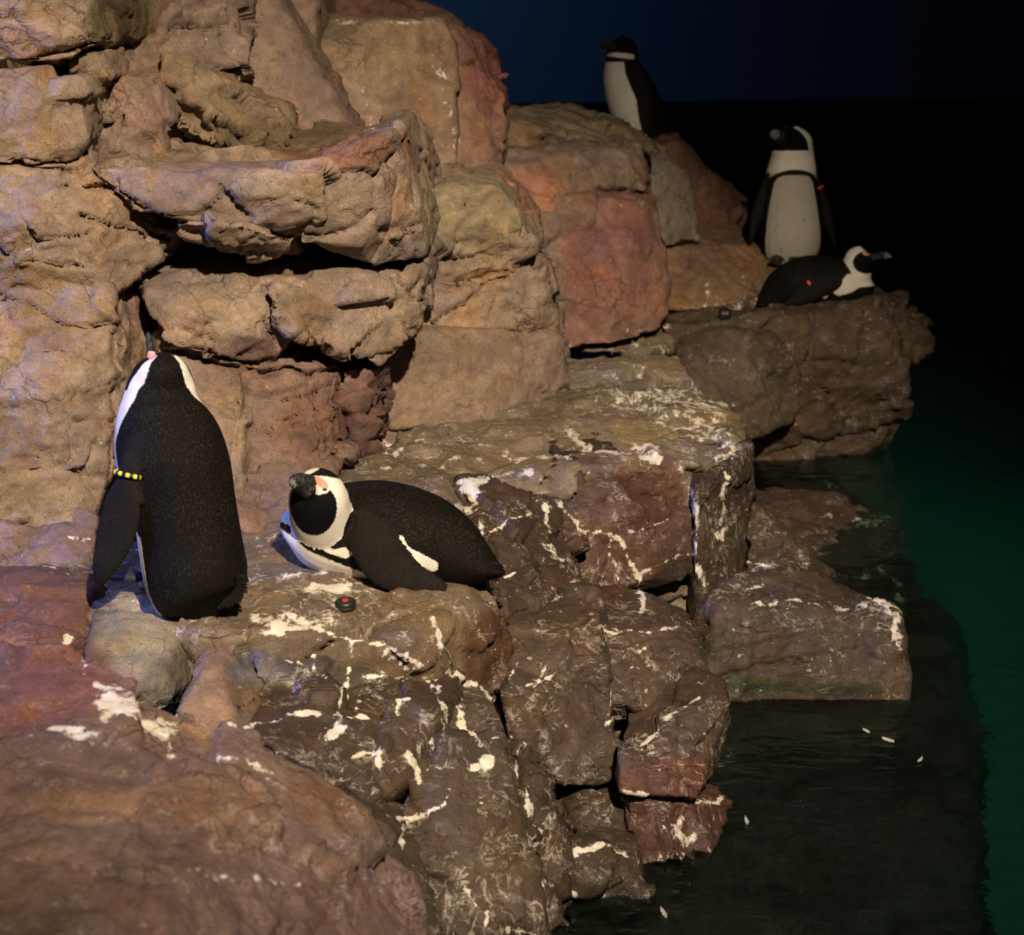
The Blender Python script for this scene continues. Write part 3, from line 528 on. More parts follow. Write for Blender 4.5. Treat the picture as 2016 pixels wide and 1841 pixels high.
# ---- single boulders
o = rock('boulder', None, [(-170, 1268, 4, .66), (170, 1302, 4, .64), (330, 1402, 4, .60), (480, 1457, 4, .56), (620, 1532, 4, .50), (730, 1622, 4, .44), (800, 1742, 4, .36), (850, 1900, 4, .30), (860, 2100, 4, .2), (-170, 2100, 4, .66), (300, 1800, 4, .66), (300, 2100, 4, .66)], (0, 0, -.8), col=(0.145, 0.096, 0.074), cell=.28, amp=.028, amp2=.010, vox=.0098, gv=.3, sm=4)
tag(o, 'broad smooth pinkish-brown boulder in front of the penguins with pale dropping patches', 'rock')
o = rock('boulder', None, [(1385, 1180, 3.46), (1460, 1132, 3.6), (1640, 1114, 3.75), (1720, 1134, 3.75), (1773, 1174, 3.66), (1788, 1222, 3.5), (1784, 1290, 3.42), (1784, 1372, 3.36), (1395, 1372, 3.36), (1382, 1260, 3.4)], (0, .3, -.3), col=(0.060, 0.042, 0.027), cell=.3, amp=.014, sm=5, **L)
tag(o, 'rounded wet brown boulder standing in the water below the rock bench', 'rock')
o = rock('boulder', None, [(1490, 962, 4.9), (1650, 975, 4.9), (1755, 1042, 4.8), (1776, 1100, 4.5), (1700, 1125, 4.32), (1560, 1100, 4.36), (1490, 1010, 4.6)], (0, .2, -.4), col=(0.075, 0.045, 0.034), gv=.5, wet=.4, vox=.013, amp=.02)
tag(o, 'low dark maroon boulder just above the water between bench and outcrop', 'rock')
o = rock('sunken_boulder', None, [(1420, 905, 4, -.2), (1600, 955, 4, -.2), (1740, 1110, 4, -.2), (1850, 1290, 4, -.22), (1900, 1500, 4, -.24), (1915, 2000, 4, -.24), (950, 2000, 4, -.24), (1100, 1500, 4, -.24), (1390, 1340, 4, -.22)], (0, 0, -.5), col=(0.045, 0.032, 0.022), gv=.0, wet=.3, vox=.03, amp=.04)
tag(o, 'broad dark rock lying under the black water at the foot of the ledge', 'rock', 'structure')

# ---- pool, backdrop
def quad(name, P, mat, label, cat):
    me = bpy.data.meshes.new(name); me.from_pydata([tuple(p) for p in P], [], [tuple(range(len(P)))]); me.update()
    ob = bpy.data.objects.new(name, me); COL.objects.link(ob); me.materials.append(mat)
    return tag(ob, label, cat, 'structure')
def water_mat():
    m, nt, b = nodes('pool_water')
    b.inputs['Base Color'].default_value = (0.28, 0.52, 0.45, 1); b.inputs['Roughness'].default_value = 0.03
    b.inputs['Transmission Weight'].default_value = 1.0; b.inputs['IOR'].default_value = 1.33
    geo = N(nt, 'ShaderNodeNewGeometry'); mp = N(nt, 'ShaderNodeMapping'); mp.inputs['Scale'].default_value = (1, 2.2, 1)
    nt.links.new(geo.outputs['Position'], mp.inputs[0])
    bp = N(nt, 'ShaderNodeBump'); bp.inputs['Strength'].default_value = 0.35; bp.inputs['Distance'].default_value = 0.02
    nt.links.new(noise(nt, mp.outputs[0], 7, 3, 0.5, 0.6), bp.inputs['Height']); nt.links.new(bp.outputs[0], b.inputs['Normal'])
    return m
quad('pool_floor', [(-3, 1, -.95), (9, 1, -.95), (9, 13.6, -.95), (-3, 13.6, -.95)], plain('pool_paint', (0.03, 0.14, 0.10), .9), 'green lit floor of the pool under the water', 'floor')
quad('pool_water', [(-3, 1, 0), (9, 1, 0), (9, 13.6, 0), (-3, 13.6, 0)], water_mat(), 'still near-black pool water beside the rocks', 'water')
BW = plain('backdrop_paint', (0.22, 0.30, 0.40), .9)
quad('wall_back', [(-9, 12.2, -1), (12, 17.0, -1), (12, 17.0, 7), (-9, 12.2, 7)], BW, 'dark blue backdrop wall of the exhibit', 'wall')
def box_beam(name, a, b, th, z0, z1, mat, label):
    a = Vector(a); b = Vector(b); d = (b - a).normalized(); n = Vector((-d.y, d.x, 0)) * th
    P = [a, b, b + n, a + n]
    vs = [(p.x, p.y, z0) for p in P] + [(p.x, p.y, z1) for p in P]
    me = bpy.data.meshes.new(name)
    me.from_pydata(vs, [], [(0, 1, 5, 4), (1, 2, 6, 5), (2, 3, 7, 6), (3, 0, 4, 7), (4, 5, 6, 7), (3, 2, 1, 0)]); me.update()
    ob = bpy.data.objects.new(name, me); COL.objects.link(ob); me.materials.append(mat)
    return tag(ob, label, 'wall', 'structure')
box_beam('wall_pool', (-9, 10.2, 0), (12, 13.4, 0), .3, -1, .98, plain('pool_wall_paint', (0.03, 0.05, 0.05), .7), 'low dark pool wall in front of the blue backdrop')

# ================================================================== penguins
def catmull(A, n):
    A = np.asarray(A, float); m = len(A)
    t = np.linspace(0, m - 1, n); i = np.clip(np.floor(t).astype(int), 0, m - 2); f = (t - i)[:, None]
    g = lambda k: A[np.clip(i + k, 0, m - 1)]
    p0, p1, p2, p3 = g(-1), g(0), g(1), g(2)
    return 0.5 * (2 * p1 + (p2 - p0) * f + (2 * p0 - 5 * p1 + 4 * p2 - p3) * f ** 2 + (3 * p1 - p0 - 3 * p2 + p3) * f ** 3)
def unit(v):
    v = np.asarray(v, float); return v / np.linalg.norm(v, axis=-1, keepdims=True)
def sweep(bm, C, ra, rb, V, n=60, seg=24):
    """closed tube: centres C, lateral radius ra, front-back radius rb, front direction V"""
    D = catmull(np.hstack([C, np.c_[ra], np.c_[rb], V]), n)
    c, a, b, v = D[:, :3], np.maximum(D[:, 3], .0015), np.maximum(D[:, 4], .0015), D[:, 5:8]
    T = unit(np.gradient(c, axis=0)); v = unit(v - (v * T).sum(1)[:, None] * T); Lt = np.cross(T, v)
    rings = []
    for k in range(n):
        rings.append([bm.verts.new(c[k] + v[k] * b[k] * math.cos(q) + Lt[k] * a[k] * math.sin(q)) for q in np.linspace(0, 2 * math.pi, seg, endpoint=False)])
    for k in range(n - 1):
        for j in range(seg):
            bm.faces.new((rings[k][j], rings[k][(j + 1) % seg], rings[k + 1][(j + 1) % seg], rings[k + 1][j]))
    for k, s in ((0, -1), (n - 1, 1)):
        t = bm.verts.new(c[k] + T[k] * s * min(a[k], b[k]) * .5)
        for j in range(seg):
            q = (rings[k][j], rings[k][(j + 1) % seg], t); bm.faces.new(q)
    return c, a, v, Lt, T

def feather_mat():
    m, nt, b = nodes('penguin_plumage')
    A = lambda n: N(nt, 'ShaderNodeAttribute', attribute_name=n).outputs
    w = A('w')['Fac']; bk = A('bk')['Fac']; pk = A('pk')['Fac']; sp = A('sp')['Fac']; uv = A('fuv')['Vector']
    geo = N(nt, 'ShaderNodeNewGeometry'); P = geo.outputs['Position']
    mp = N(nt, 'ShaderNodeMapping'); mp.inputs['Scale'].default_value = (170, 420, 420); nt.links.new(uv, mp.inputs[0])
    fl = noise(nt, mp.outputs[0], 1.0, 3, 0.6)
    mp2 = N(nt, 'ShaderNodeMapping'); mp2.inputs['Scale'].default_value = (90, 330, 330); nt.links.new(uv, mp2.inputs[0])
    je = noise(nt, mp2.outputs[0], 1.0, 3, 0.7)
    ws = math_(nt, 'ADD', w, math_(nt, 'MULTIPLY', math_(nt, 'SUBTRACT', je, 0.5), 0.012))
    wm = rng(nt, ws, -0.0012, 0.0012)
    patchy = rng(nt, noise(nt, P, 9, 3), 0.35, 0.65, 0.3, 1.0)
    fleck = math_(nt, 'MULTIPLY', math_(nt, 'MULTIPLY', rng(nt, fl, 0.52, 0.70), patchy), math_(nt, 'SUBTRACT', 1.0, A('flp')['Fac']))
    
    blk = mixc(nt, fleck, (0.0035, 0.0028, 0.002), (0.048, 0.038, 0.023))
    blk = mixc(nt, A('flp')['Fac'], blk, mixc(nt, rng(nt, noise(nt, P, 300, 3), 0.35, 0.65), (0.006, 0.005, 0.004), (0.016, 0.013, 0.010)))
    blk = mixc(nt, A('face')['Fac'], blk, (0.004, 0.0035, 0.004))
    wht = mixc(nt, rng(nt, noise(nt, P, 18, 4), 0.35, 0.7), (0.80, 0.77, 0.68), (0.70, 0.65, 0.52))
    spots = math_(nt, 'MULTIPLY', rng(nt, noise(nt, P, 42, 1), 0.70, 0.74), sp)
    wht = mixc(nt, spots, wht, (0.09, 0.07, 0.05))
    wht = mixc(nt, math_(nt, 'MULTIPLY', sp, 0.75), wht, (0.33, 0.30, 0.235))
    c = mixc(nt, wm, blk, wht)
    c = mixc(nt, rng(nt, pk, 0.45, 0.55), c, (0.78, 0.33, 0.26))
    bs = noise(nt, P, 120, 4, 0.7)
    c = mixc(nt, rng(nt, bk, 0.45, 0.55), c, mixc(nt, rng(nt, bs, 0.45, 0.7), (0.012, 0.012, 0.011), (0.085, 0.088, 0.08)))
    c = mixc(nt, rng(nt, A('tip')['Fac'], 0.45, 0.55), c, mixc(nt, rng(nt, bs, 0.4, 0.65), (0.10, 0.10, 0.09), (0.26, 0.25, 0.22)))
    nt.links.new(c, b.inputs['Base Color'])
    b.inputs['Roughness'].default_value = 0.7; b.inputs['Specular IOR Level'].default_value = 0.10
    bp = N(nt, 'ShaderNodeBump'); bp.inputs['Strength'].default_value = 0.5; bp.inputs['Distance'].default_value = 0.004
    nt.links.new(fl, bp.inputs['Height']); nt.links.new(bp.outputs[0], b.inputs['Normal'])
    return m
PLUM = feather_mat()
EYE = plain('penguin_eye', (0.02, 0.012, 0.01), .15)
FOOT = plain('penguin_foot', (0.02, 0.018, 0.02), .6)

def px2m(px, p):
    return px * np.linalg.norm(np.asarray(p) - np.array([0, 0, CAMZ])) / F
def stations(rows):
    """rows: px, py, Y, half width px, [front/side ratio]"""
    C = [W(*r[:3]) for r in rows]
    ra = [px2m(r[3], c) for r, c in zip(rows, C)]
    rb = [a * (r[4] if len(r) > 4 else 1.0) for a, r in zip(ra, rows)]
    return np.array(C), np.array(ra), np.array(rb)
def ico(name, c, r, sc, mat, parent, rot=None):
    bm = bmesh.new(); bmesh.ops.create_icosphere(bm, subdivisions=2, radius=r)
    M = Matrix.Diagonal((*sc, 1))
    if rot is not None: M = rot.to_matrix().to_4x4() @ M
    bmesh.ops.transform(bm, matrix=Matrix.Translation(Vector(c)) @ M, verts=bm.verts)
    me = bpy.data.meshes.new(name); bm.to_mesh(me); bm.free()
    return put(name, me, mat, parent)

def penguin(label, base, torso, torso_front, neck, neck_front, beak, flippers, pattern, head, vox=.004, feet=(), smooth_it=4, eye=None):
    root = empty('penguin', base, label, 'penguin', None, 'penguins in the rock exhibit')
    bm = bmesh.new()
    tubes = []
    C, ra, rb = stations(torso); t1 = sweep(bm, C, ra, rb, np.array(torso_front)); tubes.append(t1)
    if neck:
        C2, ra2, rb2 = stations(neck); t2 = sweep(bm, C2, ra2, rb2, np.array(neck_front)); tubes.append(t2)
    Cb, rab, rbb = stations(beak['rows']); sweep(bm, Cb, rab, rbb, np.tile(beak['front'], (len(Cb), 1)), 20, 14)
    FL = []
    for f in flippers:
        Cf = np.array([W(*r[:3]) for r in f['rows']]); hw = np.array([px2m(r[3], c) for r, c in zip(f['rows'], Cf)])
        th = np.array([r[4] for r in f['rows']])
        sweep(bm, Cf, hw, th, np.tile(f['normal'], (len(Cf), 1)), 30, 18); FL.append((Cf, hw))
    bmesh.ops.recalc_face_normals(bm, faces=bm.faces)
    me = bpy.data.meshes.new('body'); bm.to_mesh(me); bm.free()
    me = remesh(me, vox)
    co = np_mesh(me); co = smooth(co, np_edges(me), smooth_it)
    me.vertices.foreach_set('co', co.ravel()); me.update()
    # body coordinates: distance along the spine (m) and angle from the breast line (deg)
    best = np.full(len(co), 9e9); S = np.zeros(len(co)); TH = np.zeros(len(co)); RR = np.zeros(len(co)); TI = np.zeros(len(co), int); SG = np.zeros(len(co))
    for k, (c, a, v, Lt, T) in enumerate(tubes):
        s = np.r_[0, np.cumsum(np.linalg.norm(np.diff(c, axis=0), axis=1))]
        d = np.linalg.norm(co[:, None] - c[None], axis=2)
        j = d.argmin(1); dm = d[np.arange(len(co)), j] / np.maximum(a, .02)[j]
        q = co - c[j]
        th = np.degrees(np.arctan2((q * Lt[j]).sum(1), (q * v[j]).sum(1)))
        m = dm < best
        best[m] = dm[m]; S[m] = ((s[j] + np.clip((q * T[j]).sum(1), -.02, .02)) / s[-1])[m]; TH[m] = np.abs(th)[m]; SG[m] = np.sign(th)[m]; RR[m] = a[j][m]; TI[m] = k
    fl = np.zeros(len(co), bool)
    for Cf, hw in FL:
        cc = catmull(np.hstack([Cf, hw[:, None]]), 40)
        d = np.linalg.norm(co[:, None] - cc[None, :, :3], axis=2) - cc[None, :, 3] * 1.06
        fl |= (d.min(1) < 0) & (best > .97)
    H, h, u, hr = head['c'], unit(head['fwd']), unit(head['up']), head['r']
    q = (co - H) / hr; dn = unit(q + 1e-9)
    env = dict(co=co, S=S, TH=TH, SG=SG, R=RR, T=TI, fl=fl, q=q, dn=dn, h=h, u=u, l=np.cross(u, h), hr=hr, near=np.linalg.norm(q, axis=1))
    env['px'], env['py'] = project(co)
    out = pattern(env)
    bc = catmull(Cb, 30); db = np.linalg.norm(co[:, None] - bc[None], axis=2); jb = db.argmin(1)
    rbk = np.interp(np.arange(30) / 29, np.linspace(0, 1, len(rab)), np.maximum(rab, rbb))
    bkm = np.clip(0.5 + (rbk[jb] * 1.35 - db.min(1)) / .006, 0, 1) * (jb > beak.get('start', 8))
    tip = np.clip(0.5 + (jb - beak.get('tip', 24)) / 2.0, 0, 1) * (bkm > .4)
    z = np.zeros(len(co))
    attr(me, 'w', out['w']); attr(me, 'pk', out.get('pk', z)); attr(me, 'sp', out.get('sp', z)); attr(me, 'face', out.get('face', z))
    attr(me, 'flp', smooth(np.stack([fl.astype(float)] * 3, 1), np_edges(me), 2)[:, 0]); attr(me, 'bk', bkm); attr(me, 'tip', tip)
    attr(me, 'fuv', np.stack([S * .6 + 3.0 * TI, np.sin(np.radians(TH)) * RR * SG, np.cos(np.radians(TH)) * RR], 1))
    put('body', me, PLUM, root)
    for (px, py, Y, r, dx, dy) in feet:        # webbed foot: heel pad and three toes
        c = W(px, py, Y); bm2 = bmesh.new(); fd = unit(np.array([dx, dy, 0])); sd = np.array([-fd[1], fd[0], 0])
        for a in (-1, 0, 1):
            e = c + fd * r * 1.9 + sd * a * r * .75
            sweep(bm2, np.array([c - fd * r * .4, c + fd * r * .5 + sd * a * r * .3, e]), np.array([r * .45, r * .42, r * .2]), np.array([.012, .011, .006]), np.tile([0, 0, 1.0], (3, 1)), 10, 10)
        bmesh.ops.recalc_face_normals(bm2, faces=bm2.faces)
        mf = bpy.data.meshes.new('foot'); bm2.to_mesh(mf); bm2.free(); put('foot', remesh(mf, .004), FOOT, root)
    return root, env
def dmax(*a): return np.maximum.reduce(a)
def dmin(*a): return np.minimum.reduce(a)

def poly_sd(x, y, poly):
    """signed distance in px, positive inside the outline"""
    d = seg_dist(x, y, list(poly) + [poly[0]]); ins = np.zeros(len(x), bool)
    for (x0, y0), (x1, y1) in zip(poly, list(poly[1:]) + [poly[0]]):
        c = ((y0 > y) != (y1 > y)) & (x < (x1 - x0) * (y - y0) / (y1 - y0 + 1e-9) + x0)
        ins ^= c
    return np.where(ins, d, -d)

TAILM = plain('tail_quill', (0.010, 0.0085, 0.007), .7, .1)
def tail(parent, roots, tips, r):
    """stiff tail quills fanning out of the rump"""
    bm = bmesh.new()
    for a, b in zip(roots, tips):
        a, b = np.array(a), np.array(b); m = (a + b) / 2 + np.array([0, 0, r * .6])
        sweep(bm, np.array([a, m, b]), np.array([r, r * .85, r * .15]), np.array([r, r * .7, r * .12]), np.tile([.3, -.6, .7], (3, 1)), 8, 7)
    bmesh.ops.recalc_face_normals(bm, faces=bm.faces)
    me = bpy.data.meshes.new('tail'); bm.to_mesh(me); bm.free()
    return put('tail', me, TAILM, parent)
def arc(t, lim, R):      # signed distance (m, positive inside) to "closer to the breast line than lim degrees"
    return np.radians(lim - t) * R

# ---- A: standing with its back turned, head thrown back
def pat_a(E):
    y = E['py']; th, R = E['TH'], E['R']
    lim = np.interp(y, [690, 720, 755, 790, 820, 840, 870, 1000, 1080, 1160], [128, 134, 133, 122, 108, 98, 87, 92, 94, 90])
    w = arc(th, lim, R)
    face = arc(th, np.full(len(th), 98.0), R)
    face = dmin(face, (768 - y) / 900.0)
    w = dmin(w, -face)
    w = dmin(w, (y - 700) / 900.0)
    w = np.where(E['fl'], -.02, w); w = dmin(w, (318 - E['px']) / 900.0 + (y < 900) * 1.0)
    pk = ((np.hypot(E['px'] - 298, E['py'] - 699) < 9) & (y < 712)).astype(float)
    return dict(w=w, pk=pk, face=(face > 0).astype(float) * .8)
ft = unit(np.array([-.55, .83, 0])); fh = unit(np.array([-.35, .94, 0]))
rowsA = [(409, 1190, 2.76, 66), (404, 1178, 2.765, 87), (389, 1140, 2.78, 98), (376, 1072, 2.81, 98), (364, 1000, 2.83, 98), (347, 930, 2.85, 105), (331, 870, 2.87, 102), (320, 820, 2.88, 88), (317, 783, 2.89, 71), (319, 750, 2.89, 61), (321, 724, 2.88, 47), (320, 706, 2.88, 31), (318, 697, 2.88, 14)]
A_, envA = penguin('black-backed penguin standing by the cliff, head thrown back, yellow wing band',
    tuple(WZ(390, 1190, .5)), rowsA, [ft] * 8 + [unit(ft + fh)] + [fh] * 4, None, None,
    dict(rows=[(312, 722, 2.90, 16), (302, 704, 2.91, 11), (297, 686, 2.92, 8.5), (293, 665, 2.92, 7), (291, 652, 2.92, 3.5)], front=-fh, start=11, tip=40),
    [dict(rows=[(285, 870, 2.80, 30, .02), (262, 915, 2.77, 26, .017), (252, 945, 2.76, 24, .013), (243, 985, 2.75, 40, .010), (234, 1030, 2.74, 44, .009), (218, 1080, 2.73, 38, .008), (203, 1120, 2.72, 26, .007), (194, 1150, 2.72, 12, .005)], normal=unit(np.array([-.35, -.93, .1])))],
    pat_a, dict(c=W(320, 725, 2.88), fwd=(0, .3, 1), up=(0.35, -.94, 0.2), r=.05),
    feet=[(262, 1135, 2.86, .035, -.7, .3)])
rs = np.random.RandomState(3)
cv = catmull([(360, 1194), (400, 1199), (440, 1199), (468, 1190), (486, 1166), (487, 1140)], 46)
tail(A_, [W(x + (395 - x) * .22, y + (1120 - y) * .22, 2.745 - .02 * k / 46) for k, (x, y) in enumerate(cv)], [W(x + rs.uniform(-3, 3), y + rs.uniform(-5, 2), 2.735 - .02 * k / 46) for k, (x, y) in enumerate(cv)], .0055)
# ---- B: lying on the ledge, head turned towards the visitor
def head_mask(E, axis, a1, top_n, rear=120):
    """black face cap around the axis, white C-band round it, black crown"""
    dn = E['dn']; al = np.degrees(np.arccos(np.clip((dn * axis).sum(1), -1, 1)))
    face = np.radians(a1 - al) * E['hr']
    return al, face
hB = unit(np.array([-.50, -.83, .22])); axB = unit(np.array([-.20, -.93, -.15]))
def pat_b(E):
    th, R, S, T = E['TH'], E['R'], E['S'], E['T']; dn = E['dn']
    al, face = head_mask(E, axB, 56, 0); face = dmin(face, dmax((E['py'] - np.interp(E['px'], [615, 630, 646, 652, 660, 680], [974, 974, 970, 957, 951, 951])) / 850.0, (622 - E['px']) / 850.0))
    up = dn[:, 2]; back = dn @ np.array([.5, .83, 0])
    crown = ((dn @ unit(np.array([.10, .38, .92]))) - .66) * E['hr']
    side = np.abs(dn @ E['l'])
    crown = dmax(crown, dmin((.30 - side) * E['hr'], (up - .1) * E['hr']))
    hw = dmin(-face, -crown, (118 - al) / 57.3 * E['hr'])
    # torso: white breast and belly, black horseshoe, black back
    x, y = E['px'], E['py']
    lim = np.interp(S, [0, .1, .3, .5, .62, .74, .84, .92, 1], [30, 40, 52, 58, 66, 84, 110, 125, 140])
    tw = arc(th, lim, R)
    s_len = .52
    v = (S - .80) * s_len; u_ = np.radians(th) * R
    hh = np.sqrt(u_ ** 2 + np.clip(v, 0, 1) ** 2 * 1.0)
    ring = .014 - np.abs(hh - (.092 - .05 * np.clip(-v, 0, 1)))
    tw = dmin(tw, -ring)
    fl_w = dmax(-1 + 0 * S)
    br = dmax(poly_sd(x, y, [(545, 985), (580, 975), (600, 1000), (640, 1025), (672, 1020), (642, 1050), (640, 1068), (655, 1082), (690, 1076), (705, 1088), (680, 1100), (645, 1089), (608, 1060), (575, 1036), (550, 1026)]),
              poly_sd(x, y, [(545, 1036), (575, 1056), (606, 1084), (648, 1102), (700, 1122), (735, 1133), (700, 1150), (600, 1150), (545, 1090)]))
    tw = np.where(E['co'][:, 1] < 3.12, br / 850.0, tw)
    w = np.where(T == 1, hw, tw)
    hw = np.where((E['py'] > 985) & (face < 0) & (x < 665), dmax(hw, -face), hw); w = np.where(T == 1, hw, tw)
    nk = (T == 1) & (E['py'] > 1012) & (al > 60)
    w = np.where(nk, dmax(hw, br / 850.0), w)
    w = np.where(E['fl'], -.02, w)
    # white flank patch showing behind the flipper
    fp = (11 - seg_dist(x, y, [(788, 1062), (799, 1088), (825, 1100), (852, 1114)]) - 3 * (y < 1075)) / 850.0
    fp = dmax(fp, (3 - seg_dist(x, y, [(718, 1047), (742, 1037)])) / 850.0)
    w = np.where(~E['fl'], dmax(w, fp), w)
    pkc = np.hypot((x - 632) / 15, (y - 950 - (x - 632) * .55) / 9.5)
    pk = np.clip(1.5 - pkc, 0, 1) * (T == 1) * (E['co'][:, 1] < 3.0)
    fb = poly_sd(x, y, [(592, 940), (604, 925), (624, 914), (630, 922), (614, 932)]) / 850.0
    w = np.where(T == 1, dmax(w, fb), w)
    return dict(w=dmax(w, np.where(pk > .4, .01, -1)), pk=pk, face=(face > -.003) * (T == 1) * 1.0)
DN = np.array([0, 0, -1.0])
rowsB = [(988, 1128, 2.95, 12, .5), (970, 1124, 2.97, 28, .6), (932, 1110, 3.01, 56, .85), (880, 1085, 3.05, 82), (820, 1064, 3.07, 99), (750, 1050, 3.08, 104), (690, 1046, 3.08, 97), (645, 1043, 3.06, 86), (605, 1034, 3.04, 67), (580, 1028, 3.03, 42), (570, 1024, 3.02, 18)]
dB = unit(np.array([-.25, -.1, -1]))
B_, envB = penguin('black-and-white penguin lying on the ledge with its head turned and pink skin above the eye',
    tuple(WZ(760, 1140, .5)), rowsB, [dB] * 6 + [unit(np.array([-.5, -.15, -.9]))] * 2 + [unit(np.array([-.8, -.2, -.5]))] * 3,
    [(650, 1050, 3.06, 60), (636, 1022, 3.02, 63), (629, 995, 2.99, 60), (628, 970, 2.98, 57), (630, 948, 2.98, 46), (632, 932, 2.98, 28), (633, 925, 2.98, 10)], [unit(np.array([-.6, -.75, 0]))] * 7,
    dict(rows=[(624, 966, 2.955, 25, 1.15), (608, 959, 2.93, 21, 1.2), (594, 952, 2.91, 17, 1.25), (582, 949, 2.892, 14, 1.25), (574, 954, 2.88, 9, 1.2)], front=(0, 0, 1.0), start=8, tip=27),
    [dict(rows=[(712, 1040, 2.99, 36, .02), (735, 1075, 2.955, 46, .017), (765, 1115, 2.94, 46, .013), (805, 1138, 2.935, 33, .011), (845, 1148, 2.935, 24, .009), (878, 1160, 2.93, 11, .006)], normal=unit(np.array([-.05, -.85, .5])))],
    pat_b, dict(c=W(628, 972, 2.98), fwd=hB, up=(-.1, -.2, 1), r=px2m(58, W(628, 972, 2.98))))
tail(B_, [W(955 + rs.uniform(-5, 5), 1112 + 22 * t, 2.975) for t in np.linspace(0, 1, 14)], [W(991 - 8 * t + rs.uniform(-4, 3), 1112 + 34 * t, 2.955) for t in np.linspace(0, 1, 14)], .006)
# ---- C: standing on the top shelf in the shade
def pat_c(E):
    y = E['py']; th, R = E['TH'], E['R']
    lim = np.interp(y, [70, 110, 120, 150, 200, 250, 290], [60, 60, 72, 74, 74, 70, 60])
    w = arc(th, lim, R)
    w = dmin(w, (y - 122) / 384.0)
    st = dmin(arc(th, np.full(len(th), 112.0), R), (5 - np.abs(y - 108 - (E['px'] - 1215) * .12)) / 384.0)
    w = dmax(w, st)
    w = np.where(E['fl'], -.02, w)
    return dict(w=w, sp=np.zeros(len(y)))
fc = unit(np.array([-.94, -.34, 0]))
rowsC = [(1318, 292, 6.98, 6), (1300, 280, 6.98, 26), (1274, 255, 6.95, 44), (1256, 220, 6.93, 50), (1240, 180, 6.92, 48), (1229, 148, 6.91, 41), (1225, 122, 6.9, 33), (1226, 102, 6.9, 29), (1226, 86, 6.9, 24), (1226, 74, 6.9, 10)]
C_, envC = penguin('dark penguin standing alone on the highest rock in the shade, facing the cliff',
    tuple(W(1270, 290, 6.93)), rowsC, [fc] * 10, None, None,
    dict(rows=[(1222, 92, 6.86, 14), (1206, 90, 6.82, 9), (1192, 88, 6.79, 7), (1179, 88, 6.76, 3)], front=(0, 0, 1.0), start=9, tip=40),
    [dict(rows=[(1252, 140, 6.86, 14, .018), (1262, 180, 6.84, 17, .012), (1268, 220, 6.83, 15, .009), (1270, 258, 6.83, 6, .006)], normal=unit(np.array([.3, -.95, 0])))],
    pat_c, dict(c=W(1226, 92, 6.9), fwd=fc, up=(0, 0, 1), r=.065), feet=[(1232, 262, 6.88, .035, -.8, -.5)])
# ---- D: standing on the outcrop, breast to the visitor
hD = unit(np.array([-.72, -.66, .08])); axD = unit(np.array([-.72, -.66, -.30]))
def pat_d(E):
    x, y = E['px'], E['py']; th, R, S = E['TH'], E['R'], E['S']
    al, face = head_mask(E, axD, 86, 0); face = dmin(face, (297 - E['py']) / 467.0)
    dn = E['dn']; side = np.abs(dn @ E['l'])
    hw = dmin(-face, -dmin((.26 - side) * E['hr'], (dn[:, 2]) * E['hr']), (138 - al) / 57.3 * E['hr'])
    u_ = np.radians(th) * R
    belly = dmin(arc(th, np.interp(y, [345, 360, 420, 500], [36, 46, 53, 60]), R), (y - 345 - 14 * (th / 50) ** 4) / 467.0)
    bib = dmin((334 + 26 * (th / 80) ** 2 - y) / 467.0, arc(th, np.interp(y, [300, 330, 370], [125, 105, 92]), R))
    tw = np.where(y > 340 + 26 * (th / 80) ** 2, belly, bib)
    w = np.where(y < 298, hw, tw)
    w = np.where(E['fl'], -.02, w)
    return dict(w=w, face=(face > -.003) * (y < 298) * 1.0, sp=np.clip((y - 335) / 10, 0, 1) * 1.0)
fd_ = unit(np.array([-.04, -1, 0]))
rowsD = [(1556, 508, 6.12, 30), (1556, 498, 6.11, 52), (1556, 470, 6.10, 61), (1556, 430, 6.10, 60), (1556, 390, 6.10, 56), (1557, 355, 6.1, 50), (1559, 330, 6.1, 45), (1560, 310, 6.1, 41), (1560, 290, 6.09, 38), (1560, 272, 6.09, 36), (1561, 258, 6.09, 26), (1562, 249, 6.09, 10)]
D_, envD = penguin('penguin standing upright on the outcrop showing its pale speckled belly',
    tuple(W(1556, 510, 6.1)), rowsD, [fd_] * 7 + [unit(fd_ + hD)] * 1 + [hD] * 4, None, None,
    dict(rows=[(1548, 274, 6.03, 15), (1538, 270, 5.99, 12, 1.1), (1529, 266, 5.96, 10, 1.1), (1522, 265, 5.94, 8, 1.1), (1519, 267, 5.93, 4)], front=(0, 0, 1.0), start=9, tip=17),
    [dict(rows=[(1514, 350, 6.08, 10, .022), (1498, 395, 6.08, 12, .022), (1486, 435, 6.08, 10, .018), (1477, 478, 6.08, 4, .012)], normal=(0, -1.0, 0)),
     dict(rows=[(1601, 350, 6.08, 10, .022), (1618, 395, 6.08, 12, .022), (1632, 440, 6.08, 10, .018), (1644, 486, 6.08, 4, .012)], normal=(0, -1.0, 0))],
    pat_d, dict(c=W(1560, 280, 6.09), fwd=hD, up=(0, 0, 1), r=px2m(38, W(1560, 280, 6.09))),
    feet=[(1530, 507, 6.0, .035, -.2, -1), (1562, 508, 6.0, .035, .1, -1)])
